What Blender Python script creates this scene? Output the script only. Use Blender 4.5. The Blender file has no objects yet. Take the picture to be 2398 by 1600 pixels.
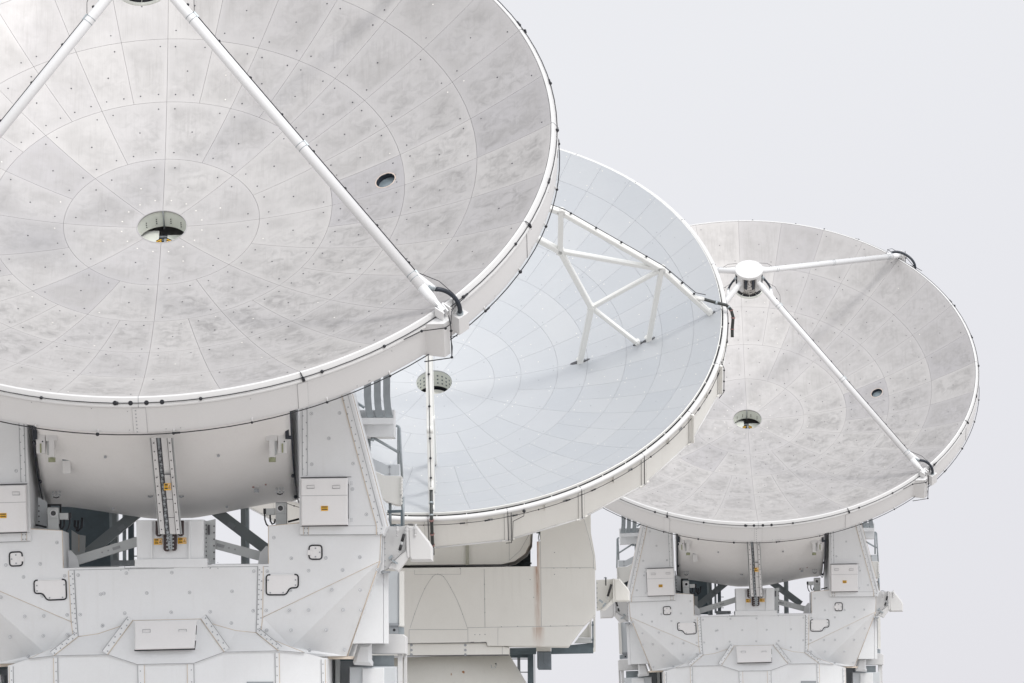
import bpy, bmesh, math, random
from mathutils import Vector, Matrix
random.seed(7)
C = bpy.context.scene.collection
PI = math.pi
rad = math.radians

# ------------------------------------------------------------ survey camera
W, H, F = 2398.0, 1600.0, 12800.0
PITCH, ROLL = rad(3.78), rad(1.27)
CAM_Z = 1.9

def ray(px, py):
    X, Y = px - W / 2, py - H / 2
    c, s = math.cos(ROLL), math.sin(ROLL)
    x, y = c * X - s * Y, s * X + c * Y
    v = (x / F, 1.0, -y / F)
    cp, sp = math.cos(PITCH), math.sin(PITCH)
    return Vector((v[0], v[1] * cp - v[2] * sp, v[1] * sp + v[2] * cp))

AZ, EL = rad(-0.28), rad(45.08)
SE, CE = math.sin(EL), math.cos(EL)
VY, VZ = -1.42, 9.282           # dish vertex in antenna coordinates
ORG_A = Vector((-5.311, 83.37 + 1.42, 0))
ORG_B = Vector((-1.635, 113.81 + 1.42, 0))
ORG_C = Vector((6.225, 145.30 + 1.42, 0))
VZB = 8.60

def surveyed(org, zoom):
    """returns f(x, y, Y): a measured picture point -> antenna coordinates (x, Y, z) on the plane at depth Y"""
    ox, oy, s = zoom
    def f(x, y, Y):
        q = ray(ox + x / s, oy + y / s)
        t = (org.y + Y) / q.y
        return Vector((q.x * t - org.x, Y, q.z * t + CAM_Z))
    return f
a3 = surveyed(ORG_A, (0, 900, 3.264))
a4 = surveyed(ORG_A, (0, 1200, 3.917))
a5 = surveyed(ORG_A, (550, 850, 3.917))
a6 = surveyed(ORG_A, (500, 1200, 3.917))
b5 = surveyed(ORG_B, (900, 1200, 3.917))
b4 = surveyed(ORG_B, (900, 1000, 3.917))

# ------------------------------------------------------------ materials
def nodes(name):
    m = bpy.data.materials.new(name); m.use_nodes = True
    nt = m.node_tree; b = nt.nodes['Principled BSDF']
    return m, nt, b
def link(nt, a, b): nt.links.new(a, b)
def mixc(nt, fac, a, b, blend='MIX'):
    n = nt.nodes.new('ShaderNodeMix'); n.data_type = 'RGBA'; n.blend_type = blend
    for sock, v in ((n.inputs[0], fac), (n.inputs[6], a), (n.inputs[7], b)):
        if hasattr(v, 'is_linked') or isinstance(v, bpy.types.NodeSocket): nt.links.new(v, sock)
        else: sock.default_value = v if not isinstance(v, tuple) else (*v, 1)
    return n.outputs[2]
def noise(nt, vec, scale, detail=4, rough=0.55, dist=0.0):
    n = nt.nodes.new('ShaderNodeTexNoise'); n.inputs['Distortion'].default_value = dist; n.inputs['Scale'].default_value = scale
    n.inputs['Detail'].default_value = detail; n.inputs['Roughness'].default_value = rough
    if vec is not None: nt.links.new(vec, n.inputs['Vector'])
    return n.outputs['Fac']
def ramp(nt, val, lo, hi, a=0.0, b=1.0):
    n = nt.nodes.new('ShaderNodeMapRange'); n.clamp = True
    n.inputs[1].default_value = lo; n.inputs[2].default_value = hi
    n.inputs[3].default_value = a; n.inputs[4].default_value = b
    nt.links.new(val, n.inputs[0]); return n.outputs[0]
def math_(nt, op, a, b=None):
    n = nt.nodes.new('ShaderNodeMath'); n.operation = op
    for i, v in enumerate((a, b)):
        if v is None: continue
        if isinstance(v, bpy.types.NodeSocket): nt.links.new(v, n.inputs[i])
        else: n.inputs[i].default_value = v
    return n.outputs[0]
def coords(nt, scale=(1, 1, 1)):
    tc = nt.nodes.new('ShaderNodeTexCoord'); oi = nt.nodes.new('ShaderNodeObjectInfo')
    ml = nt.nodes.new('ShaderNodeVectorMath'); ml.operation = 'SCALE'
    cx = nt.nodes.new('ShaderNodeCombineXYZ')
    k = math_(nt, 'MULTIPLY', oi.outputs['Random'], 57.0)
    for i in range(3): nt.links.new(k, cx.inputs[i])
    ad = nt.nodes.new('ShaderNodeVectorMath'); ad.operation = 'ADD'
    mp = nt.nodes.new('ShaderNodeMapping'); mp.inputs['Scale'].default_value = scale
    nt.links.new(tc.outputs['Object'], mp.inputs['Vector'])
    nt.links.new(mp.outputs[0], ad.inputs[0]); nt.links.new(cx.outputs[0], ad.inputs[1])
    return ad.outputs[0], tc.outputs['Object']

def paint(name, col, rough=0.45, dirt=(0.35, 0.31, 0.26), amt=0.25, streak=True, metal=0.0, bump=0.15):
    m, nt, b = nodes(name)
    v1, raw = coords(nt, (1, 1, 1)); v2, _ = coords(nt, (7, 7, 0.5))
    n1 = ramp(nt, noise(nt, v1, 1.3, 6, 0.6), 0.45, 0.8, 0, amt)
    n2 = ramp(nt, noise(nt, v2, 1.6, 5, 0.6), 0.52, 0.85, 0, amt if streak else 0)
    f = math_(nt, 'MAXIMUM', n1, n2)
    dd = tuple(c * 0.75 + d * 0.25 for c, d in zip(col, dirt))
    c = mixc(nt, f, col, dd)
    fine = ramp(nt, noise(nt, v1, 30, 3, 0.7), 0.3, 0.7, 0.985, 1.01)
    c2 = nt.nodes.new('ShaderNodeVectorMath'); c2.operation = 'SCALE'
    nt.links.new(c, c2.inputs[0]); nt.links.new(fine, c2.inputs[3])
    nt.links.new(c2.outputs[0], b.inputs['Base Color'])
    b.inputs['Roughness'].default_value = rough; b.inputs['Metallic'].default_value = metal
    if bump:
        bp = nt.nodes.new('ShaderNodeBump'); bp.inputs['Strength'].default_value = bump; bp.inputs['Distance'].default_value = 0.01
        nt.links.new(noise(nt, v1, 3.0, 2), bp.inputs['Height']); nt.links.new(bp.outputs[0], b.inputs['Normal'])
    return m
def plain(name, col, rough=0.5, metal=0.0):
    m, nt, b = nodes(name)
    v1, _ = coords(nt)
    f = ramp(nt, noise(nt, v1, 9, 4), 0.3, 0.75, 0, 1)
    nt.links.new(mixc(nt, f, tuple(c * 0.86 for c in col), tuple(min(1, c * 1.08) for c in col)), b.inputs['Base Color'])
    b.inputs['Roughness'].default_value = rough; b.inputs['Metallic'].default_value = metal
    return m

def alu_material():
    m, nt, b = nodes('brushed_aluminium_panels')
    vb, raw = coords(nt, (1, 1, 1)); vs, _ = coords(nt, (9, 0.55, 1)); vo, _ = coords(nt, (1.5, 1.55, 1))
    at = nt.nodes.new('ShaderNodeAttribute'); at.attribute_name = 'tint'
    sep = nt.nodes.new('ShaderNodeSeparateXYZ'); nt.links.new(raw, sep.inputs[0])
    # distance from the panel's own border, 0 at the joint
    uv = nt.nodes.new('ShaderNodeUVMap'); uv.uv_map = 'panel'
    su = nt.nodes.new('ShaderNodeSeparateXYZ'); nt.links.new(uv.outputs[0], su.inputs[0])
    eu = math_(nt, 'SUBTRACT', 0.5, math_(nt, 'ABSOLUTE', math_(nt, 'SUBTRACT', su.outputs[0], 0.5)))
    ev = math_(nt, 'SUBTRACT', 0.5, math_(nt, 'ABSOLUTE', math_(nt, 'SUBTRACT', su.outputs[1], 0.5)))
    edge = ramp(nt, math_(nt, 'MINIMUM', eu, ev), 0.0, 0.16, 0.05, 1.0)
    # each panel has its own stains: shift the noise by the panel's number
    pv = nt.nodes.new('ShaderNodeVectorMath'); pv.operation = 'ADD'; cx = nt.nodes.new('ShaderNodeCombineXYZ')
    nt.links.new(math_(nt, 'MULTIPLY', at.outputs['Fac'], 91.0), cx.inputs[2]); nt.links.new(vo, pv.inputs[0]); nt.links.new(cx.outputs[0], pv.inputs[1])
    base = mixc(nt, ramp(nt, at.outputs['Fac'], 0, 1), (0.425, 0.415, 0.422), (0.52, 0.508, 0.496))
    big = ramp(nt, noise(nt, vb, 0.55, 5, 0.62), 0.42, 0.72, 0, 0.45)
    c = mixc(nt, big, base, (0.43, 0.419, 0.412))
    own = ramp(nt, noise(nt, pv.outputs[0], 1.1, 3, 0.6), 0.38, 0.65, 0.0, 0.50)
    c = mixc(nt, math_(nt, 'MULTIPLY', own, edge), c, (0.36, 0.35, 0.342))
    blot = ramp(nt, noise(nt, pv.outputs[0], 3.6, 10, 0.66, 0.8), 0.44, 0.66, 0, 1)
    zone = ramp(nt, noise(nt, vb, 0.42, 3, 0.5), 0.34, 0.60, 0.30, 1.0)
    low = ramp(nt, math_(nt, 'SUBTRACT', sep.outputs[1], math_(nt, 'MULTIPLY', sep.outputs[0], 0.55)), 4.5, -3.5, 0.22, 0.95)
    f = math_(nt, 'MULTIPLY', math_(nt, 'MULTIPLY', math_(nt, 'MULTIPLY', blot, zone), low), edge)
    c = mixc(nt, math_(nt, 'MULTIPLY', f, 0.7), c, (0.235, 0.229, 0.226))
    st = ramp(nt, noise(nt, vs, 2.4, 7, 0.68), 0.50, 0.78, 0, 0.50)
    stz = ramp(nt, noise(nt, vb, 0.8, 2, 0.5), 0.35, 0.65, 0.15, 1)
    c = mixc(nt, math_(nt, 'MULTIPLY', math_(nt, 'MULTIPLY', st, stz), edge), c, (0.29, 0.28, 0.27))
    nt.links.new(c, b.inputs['Base Color'])
    b.inputs['Metallic'].default_value = 0.36
    nt.links.new(ramp(nt, noise(nt, vb, 1.2, 5), 0.3, 0.7, 0.50, 0.60), b.inputs['Roughness'])
    bp = nt.nodes.new('ShaderNodeBump'); bp.inputs['Strength'].default_value = 0.12; bp.inputs['Distance'].default_value = 0.01
    nt.links.new(noise(nt, vs, 5.0, 4), bp.inputs['Height']); nt.links.new(bp.outputs[0], b.inputs['Normal'])
    return m
def grey_panel_material():
    m, nt, b = nodes('matt_grey_panels')
    vb, raw = coords(nt, (1, 1, 1)); vs, _ = coords(nt, (0.5, 9, 1))
    at = nt.nodes.new('ShaderNodeAttribute'); at.attribute_name = 'tint'
    c = mixc(nt, at.outputs['Fac'], (0.485, 0.508, 0.532), (0.54, 0.555, 0.568))
    c = mixc(nt, ramp(nt, noise(nt, vb, 0.5, 4), 0.45, 0.75, 0, 0.35), c, (0.455, 0.48, 0.512))
    c = mixc(nt, ramp(nt, noise(nt, vs, 3, 4), 0.5, 0.85, 0, 0.25), c, (0.57, 0.58, 0.60))
    nt.links.new(c, b.inputs['Base Color'])
    b.inputs['Metallic'].default_value = 0.45; b.inputs['Roughness'].default_value = 0.52
    return m
def foil_material():
    m, nt, b = nodes('crumpled_silver_foil')
    vb, _ = coords(nt, (1, 1, 2))
    b.inputs['Base Color'].default_value = (0.62, 0.60, 0.58, 1); b.inputs['Metallic'].default_value = 1; b.inputs['Roughness'].default_value = 0.16
    bp = nt.nodes.new('ShaderNodeBump'); bp.inputs['Strength'].default_value = 1.0; bp.inputs['Distance'].default_value = 0.06
    nt.links.new(noise(nt, vb, 9, 3, 0.6), bp.inputs['Height']); nt.links.new(bp.outputs[0], b.inputs['Normal'])
    return m
def rusty_white():
    """warm white paint with one long rust run below a bolt line (position in metres on the part)"""
    m = paint('cream_paint_rusty', (0.71, 0.705, 0.67), 0.5, amt=0.45)
    nt = m.node_tree; b = nt.nodes['Principled BSDF']
    old = b.inputs['Base Color'].links[0].from_socket
    raw = nt.nodes.new('ShaderNodeTexCoord').outputs['Object']
    sep = nt.nodes.new('ShaderNodeSeparateXYZ'); nt.links.new(raw, sep.inputs[0])
    p0 = b5(1410, 500, -2.0); p1 = b5(1410, 1050, -2.0); p2 = b5(1410, 1225, -2.0)
    mp = nt.nodes.new('ShaderNodeMapping'); mp.inputs['Scale'].default_value = (16, 1, 1.1); nt.links.new(raw, mp.inputs[0])
    n = noise(nt, mp.outputs[0], 2.0, 6, 0.7)
    wob = noise(nt, mp.outputs[0], 0.8, 3, 0.6)
    dx = math_(nt, 'ABSOLUTE', math_(nt, 'SUBTRACT', math_(nt, 'ADD', sep.outputs[0], math_(nt, 'MULTIPLY', math_(nt, 'SUBTRACT', wob, 0.5), 0.05)), (p0.x + p1.x) / 2))
    prof = ramp(nt, dx, 0.015, 0.085, 1, 0)
    prof2 = ramp(nt, dx, 0.03, 0.15, 1, 0)
    zt = ramp(nt, sep.outputs[2], p0.z - 2.0, p0.z, 0.15, 1.0)
    in1 = ramp(nt, sep.outputs[2], p0.z + 1.0, p0.z + 1.02, 1, 0)
    zt2 = math_(nt, 'MULTIPLY', ramp(nt, sep.outputs[2], p1.z - 0.02, p1.z, 1, 0), ramp(nt, sep.outputs[2], p2.z, p1.z, 0.1, 0.9))
    f1 = math_(nt, 'MULTIPLY', math_(nt, 'MULTIPLY', prof, zt), in1)
    f2 = math_(nt, 'MULTIPLY', prof2, zt2)
    f = math_(nt, 'MULTIPLY', math_(nt, 'MAXIMUM', f1, f2), ramp(nt, n, 0.30, 0.60, 0.18, 0.85))
    nt.links.new(mixc(nt, f, old, (0.30, 0.135, 0.06)), b.inputs['Base Color'])
    return m

M = {}
M['alu'] = alu_material()
M['greypanel'] = grey_panel_material()
M['foil'] = foil_material()
M['white'] = paint('cool_white_paint', (0.74, 0.755, 0.765), 0.45, amt=0.4)
M['rimwhite'] = paint('clean_white_paint', (0.64, 0.64, 0.635), 0.4, amt=0.12)
M['skirt'] = paint('white_skirt_paint', (0.68, 0.678, 0.676), 0.5, amt=0.2)
M['cream'] = paint('cream_paint', (0.74, 0.735, 0.70), 0.5, amt=0.4)
M['rusty'] = rusty_white()
M['beamgrey'] = paint('light_grey_beam_paint', (0.50, 0.52, 0.52), 0.5, amt=0.3)
M['galv'] = plain('galvanised_steel', (0.36, 0.40, 0.42), 0.4, 0.5)
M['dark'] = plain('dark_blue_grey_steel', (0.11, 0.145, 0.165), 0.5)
M['mid'] = paint('mid_grey_steel', (0.30, 0.32, 0.34), 0.5)
M['black'] = plain('black_rubber', (0.012, 0.013, 0.018), 0.5)
M['hose'] = plain('black_blue_hose', (0.018, 0.024, 0.036), 0.4)
M['hatchwhite'] = paint('hatch_paint', (0.78, 0.775, 0.775), 0.45)
M['line'] = plain('grey_seam_line', (0.33, 0.34, 0.35), 0.7)
M['beige'] = plain('beige_sealant', (0.62, 0.54, 0.45), 0.7)
M['shadowline'] = plain('dark_joint', (0.10, 0.10, 0.11), 0.8)
M['bolt'] = plain('zinc_bolt', (0.36, 0.38, 0.40), 0.4, 0.3)
M['boltpad'] = plain('bolt_pad', (0.72, 0.73, 0.74), 0.5, 0.0)
M['brown'] = plain('dark_brown_clamp', (0.045, 0.028, 0.028), 0.5)
M['yellow'] = plain('yellow_sticker', (0.83, 0.46, 0.03), 0.5)
M['ink'] = plain('sticker_ink', (0.05, 0.04, 0.03), 0.6)
M['pale'] = plain('sticker_pale', (0.80, 0.55, 0.32), 0.6)
M['tube'] = paint('tube_paint', (0.73, 0.735, 0.74), 0.28, amt=0.08, streak=False, bump=0)
M['truss'] = paint('truss_paint', (0.76, 0.765, 0.74), 0.4, amt=0.15, streak=False, bump=0)
M['screw'] = plain('dark_screw', (0.05, 0.05, 0.06), 0.5)
M['backing'] = plain('panel_backing', (0.42, 0.42, 0.43), 0.7)
M['shiny'] = plain('bright_screw', (0.78, 0.76, 0.71), 0.4)
M['pipe'] = plain('weathered_conduit', (0.045, 0.05, 0.048), 0.45, 0.3)
M['red'] = plain('faded_red_clip', (0.27, 0.15, 0.14), 0.6)
M['interior'] = paint('interior_greenish_white', (0.72, 0.74, 0.69), 0.5, amt=0.2)
M['glass'] = plain('blue_grey_window', (0.20, 0.245, 0.27), 0.2, 0.1)
M['portrim'] = plain('pale_copper_rim', (0.62, 0.52, 0.45), 0.5)
M['lens'] = plain('lens_black', (0.01, 0.01, 0.012), 0.15)
M['rod'] = plain('gas_spring', (0.02, 0.02, 0.022), 0.4)

# ------------------------------------------------------------ mesh builder
NOSPLIT = {'reflector', 'warning_sticker', 'backing_shell', 'yoke_body', 'rim_skirt', 'secondary_mirror', 'centre_hole_liner'}
class MB:
    def __init__(s): s.v = []; s.f = []; s.m = []; s.sm = []
    def face(s, pts, mat=0, smooth=False):
        i = len(s.v); s.v += [tuple(p) for p in pts]; s.f.append(tuple(range(i, i + len(pts)))); s.m.append(mat); s.sm.append(smooth)
    def prism(s, front, dy, mat=0, bev=0.0):
        """front: polygon of 3-D points facing -Y; extruded by dy towards +Y; optional small front bevel"""
        n = len(front); front = [Vector(p) for p in front]
        area = sum(front[i].x * front[(i + 1) % n].z - front[(i + 1) % n].x * front[i].z for i in range(n))
        if area < 0: front = front[::-1]
        back = [p + Vector((0, dy, 0)) for p in front]
        if bev:
            inner = []
            for i in range(n):
                a, b, c = front[i - 1], front[i], front[(i + 1) % n]
                d1 = Vector((b.x - a.x, 0, b.z - a.z)).normalized(); d2 = Vector((c.x - b.x, 0, c.z - b.z)).normalized()
                n1 = Vector((-d1.z, 0, d1.x)); n2 = Vector((-d2.z, 0, d2.x)); k = n1 + n2
                k = k.normalized() * (bev / max(0.35, k.normalized().dot(n1)))
                inner.append(b + k)
            mid = [p + Vector((0, bev, 0)) for p in front]
            s.face(inner, mat)
            for i in range(n):
                j = (i + 1) % n
                s.face([inner[i], mid[i], mid[j], inner[j]], mat); s.face([mid[i], back[i], back[j], mid[j]], mat)
        else:
            s.face(front, mat)
            for i in range(n):
                j = (i + 1) % n; s.face([front[i], back[i], back[j], front[j]], mat)
        s.face(back[::-1], mat)
    def box(s, c, h, mat=0, R=None, bev=0.0):
        c = Vector(c); R = R or Matrix.Identity(3)
        P = lambda x, y, z: c + R @ Vector((x * h[0], y * h[1], z * h[2]))
        for q in (((-1,-1,-1),(1,-1,-1),(1,-1,1),(-1,-1,1)), ((1,1,-1),(-1,1,-1),(-1,1,1),(1,1,1)), ((-1,1,-1),(-1,-1,-1),(-1,-1,1),(-1,1,1)),
                  ((1,-1,-1),(1,1,-1),(1,1,1),(1,-1,1)), ((-1,-1,1),(1,-1,1),(1,1,1),(-1,1,1)), ((-1,1,-1),(1,1,-1),(1,-1,-1),(-1,-1,-1))):
            s.face([P(*k) for k in q], mat)
    def tube(s, pts, r, n=10, mat=0, caps=True, closed=False, smooth=True):
        pts = [Vector(p) for p in pts]; m = len(pts); rs = r if isinstance(r, (list, tuple)) else [r] * m
        rings = []; up = None
        for i in range(m):
            if closed: t = (pts[(i + 1) % m] - pts[i - 1])
            else: t = pts[min(i + 1, m - 1)] - pts[max(i - 1, 0)]
            t = t.normalized()
            if up is None: up = t.orthogonal().normalized()
            up = (up - t * up.dot(t)).normalized(); bi = t.cross(up)
            rings.append([len(s.v) + k for k in range(n)])
            for k in range(n):
                a = 2 * PI * k / n; s.v.append(tuple(pts[i] + (up * math.cos(a) + bi * math.sin(a)) * rs[i]))
        for i in range(m if closed else m - 1):
            A, B = rings[i], rings[(i + 1) % m]
            for k in range(n):
                s.f.append((A[k], A[(k + 1) % n], B[(k + 1) % n], B[k])); s.m.append(mat); s.sm.append(smooth)
        if caps and not closed:
            s.f.append(tuple(rings[0][::-1])); s.m.append(mat); s.sm.append(False)
            s.f.append(tuple(rings[-1])); s.m.append(mat); s.sm.append(False)
    def beam(s, a, b, w, h, mat=0, up=(0, 0, 1)):
        a, b = Vector(a), Vector(b); t = (b - a); L = t.length; t.normalize(); up = Vector(up)
        sd = t.cross(up).normalized(); u2 = sd.cross(t)
        R = Matrix((sd, t, u2)).transposed()
        s.box((a + b) / 2, (w / 2, L / 2, h / 2), mat, R)
    def disc(s, c, nrm, r, n=10, mat=0, th=0.0, inner=0.0):
        c = Vector(c); nrm = Vector(nrm).normalized(); a1 = nrm.orthogonal().normalized(); a2 = nrm.cross(a1)
        P = lambda k, rr, o=0: c + nrm * o + (a1 * math.cos(2 * PI * k / n) + a2 * math.sin(2 * PI * k / n)) * rr
        if inner:
            for k in range(n): s.face([P(k, inner, th), P(k, r, th), P(k + 1, r, th), P(k + 1, inner, th)], mat)
        else: s.face([P(k, r, th) for k in range(n)], mat)
        if th:
            for k in range(n): s.face([P(k, r), P(k + 1, r), P(k + 1, r, th), P(k, r, th)], mat)
    def ball(s, c, r, mat=0, n=8):
        c = Vector(c); pts = []
        for i in range(1, 5):
            th = PI * i / 5; pts.append([c + Vector((math.sin(th) * math.cos(2 * PI * k / n), math.sin(th) * math.sin(2 * PI * k / n), math.cos(th))) * r for k in range(n)])
        for i in range(3):
            for k in range(n): s.face([pts[i][k], pts[i + 1][k], pts[i + 1][(k + 1) % n], pts[i][(k + 1) % n]], mat, True)
        for k in range(n):
            s.face([c + Vector((0, 0, r)), pts[0][k], pts[0][(k + 1) % n]], mat, True); s.face([c - Vector((0, 0, r)), pts[3][(k + 1) % n], pts[3][k]], mat, True)
    def strip(s, pts, w, mat=0, off=0.003, th=None):
        """flat ribbon facing -Y along a poly-line, off metres proud"""
        for a, b in zip(pts[:-1], pts[1:]):
            a, b = Vector(a), Vector(b); t = Vector((b.x - a.x, 0, b.z - a.z)).normalized(); n = Vector((-t.z, 0, t.x)) * (w / 2); o = Vector((0, -off, 0))
            q = [a - n + o, b - n + o, b + n + o, a + n + o]
            if (q[1] - q[0]).cross(q[2] - q[0]).y > 0: q = q[::-1]
            s.face(q, mat)
            if off > 0.006:
                for i in range(4):
                    j = (i + 1) % 4; s.face([q[i], q[i] - o, q[j] - o, q[j]], mat)
    def mirrored(s):
        t = MB(); t.v = [(-x, y, z) for x, y, z in s.v]; t.f = [f[::-1] for f in s.f]; t.m = list(s.m); t.sm = list(s.sm); return t
    def add(s, o):
        i = len(s.v); s.v += o.v; s.f += [tuple(k + i for k in f) for f in o.f]; s.m += o.m; s.sm += o.sm; return s
    def pieces(s):
        import collections
        par = list(range(len(s.v)))
        def fd(x):
            while par[x] != x: par[x] = par[par[x]]; x = par[x]
            return x
        seen = {}
        for i, v in enumerate(s.v):
            k = (round(v[0], 4), round(v[1], 4), round(v[2], 4))
            if k in seen: par[fd(i)] = fd(seen[k])
            else: seen[k] = i
        for f in s.f:
            a = fd(f[0])
            for k in f[1:]: par[fd(k)] = a
        comp = collections.defaultdict(list)
        for fi, f in enumerate(s.f): comp[fd(f[0])].append(fi)
        C_ = []
        for fs in comp.values():
            vs = [s.v[k] for fi in fs for k in s.f[fi]]
            C_.append([fs, [min(v[a] for v in vs) for a in range(3)], [max(v[a] for v in vs) for a in range(3)]])
        n = len(C_); p2 = list(range(n))
        def f2(x):
            while p2[x] != x: p2[x] = p2[p2[x]]; x = p2[x]
            return x
        size = [sum(c[2][a] - c[1][a] for a in range(3)) for c in C_]
        mg = 0.02
        for i in range(n):
            for j in range(i + 1, n):
                if all(C_[i][1][a] - mg <= C_[j][2][a] and C_[j][1][a] - mg <= C_[i][2][a] for a in range(3)): p2[f2(i)] = f2(j)
        cl = collections.defaultdict(list)
        for i in range(n): cl[f2(i)].append(i)
        gs = sorted(cl.values(), key=lambda g: -max(size[i] for i in g)); big = max(size[i] for i in gs[0])
        keep = [g for g in gs if max(size[i] for i in g) > 0.22 * big]; rest = [g for g in gs if g not in keep]
        ctr = lambda i: [(C_[i][1][a] + C_[i][2][a]) / 2 for a in range(3)]
        for g in rest:
            c = ctr(g[0]); best = min(keep, key=lambda k: min(sum(max(C_[i][1][a] - c[a], 0, c[a] - C_[i][2][a]) ** 2 for a in range(3)) for i in k)); best.extend(g)
        out = []
        for g in keep:
            t = MB(); mp = {}
            for i in g:
                for fi in C_[i][0]:
                    q = []
                    for k in s.f[fi]:
                        if k not in mp: mp[k] = len(t.v); t.v.append(s.v[k])
                        q.append(mp[k])
                    t.f.append(tuple(q)); t.m.append(s.m[fi]); t.sm.append(s.sm[fi])
            out.append(t)
        return out
    def build(s, name, mats, parent=None, dish=None, attrs=None, merge=False):
        if not attrs and name not in NOSPLIT and len(s.f) > 6:
            ps = s.pieces()
            if 1 < len(ps) <= 12:
                return [p.build_one(name, mats, parent, dish, None, merge) for p in ps][0]
        return s.build_one(name, mats, parent, dish, attrs, merge)
    def build_one(s, name, mats, parent=None, dish=None, attrs=None, merge=False):
        me = bpy.data.meshes.new(name)
        me.from_pydata(s.v, [], s.f)
        mats = mats if isinstance(mats, (list, tuple)) else [mats]
        for m in mats: me.materials.append(M[m] if isinstance(m, str) else m)
        me.polygons.foreach_set('material_index', s.m); me.polygons.foreach_set('use_smooth', s.sm)
        if attrs:
            for k, vals in attrs.items():
                a = me.attributes.new(k, 'FLOAT', 'FACE'); a.data.foreach_set('value', vals)
        if merge:
            bm = bmesh.new(); bm.from_mesh(me); bmesh.ops.remove_doubles(bm, verts=bm.verts, dist=1e-5); bm.to_mesh(me); bm.free()
        me.update()
        o = bpy.data.objects.new(name, me); C.objects.link(o)
        if parent is not None: o.parent = parent
        if dish is not None:
            o.location = (0, VY, dish); o.rotation_euler = (PI / 2 - EL, 0, 0)
        return o

def mirror_pair(fn, name, mats, parent, subs=()):
    """right-hand part and its mirrored left-hand twin, each a mesh of its own; subs: (fn, name, mats)"""
    out = []
    for side in (1, -1):
        mb = fn(); mb = mb if side > 0 else mb.mirrored(); o = mb.build(name, mats, parent)
        for f2, n2, m2 in subs:
            for mb2 in (lambda r: r if isinstance(r, list) else [r])(f2()):
                mb2 = mb2 if side > 0 else mb2.mirrored(); mb2.build(n2, m2, o)
        out.append(o)
    return out

# dish frame: x right, y up the aperture, z along the boresight
def dp(r, ang, h=None):
    """ang in degrees from the lowest rim point towards the right-hand side"""
    a = rad(ang); h = r * r / 19.2 if h is None else h
    return Vector((r * math.sin(a), -r * math.cos(a), h))
def dn(r, ang):
    a = rad(ang); k = r / 9.6
    return Vector((-k * math.sin(a), k * math.cos(a), 1)).normalized()

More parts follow.
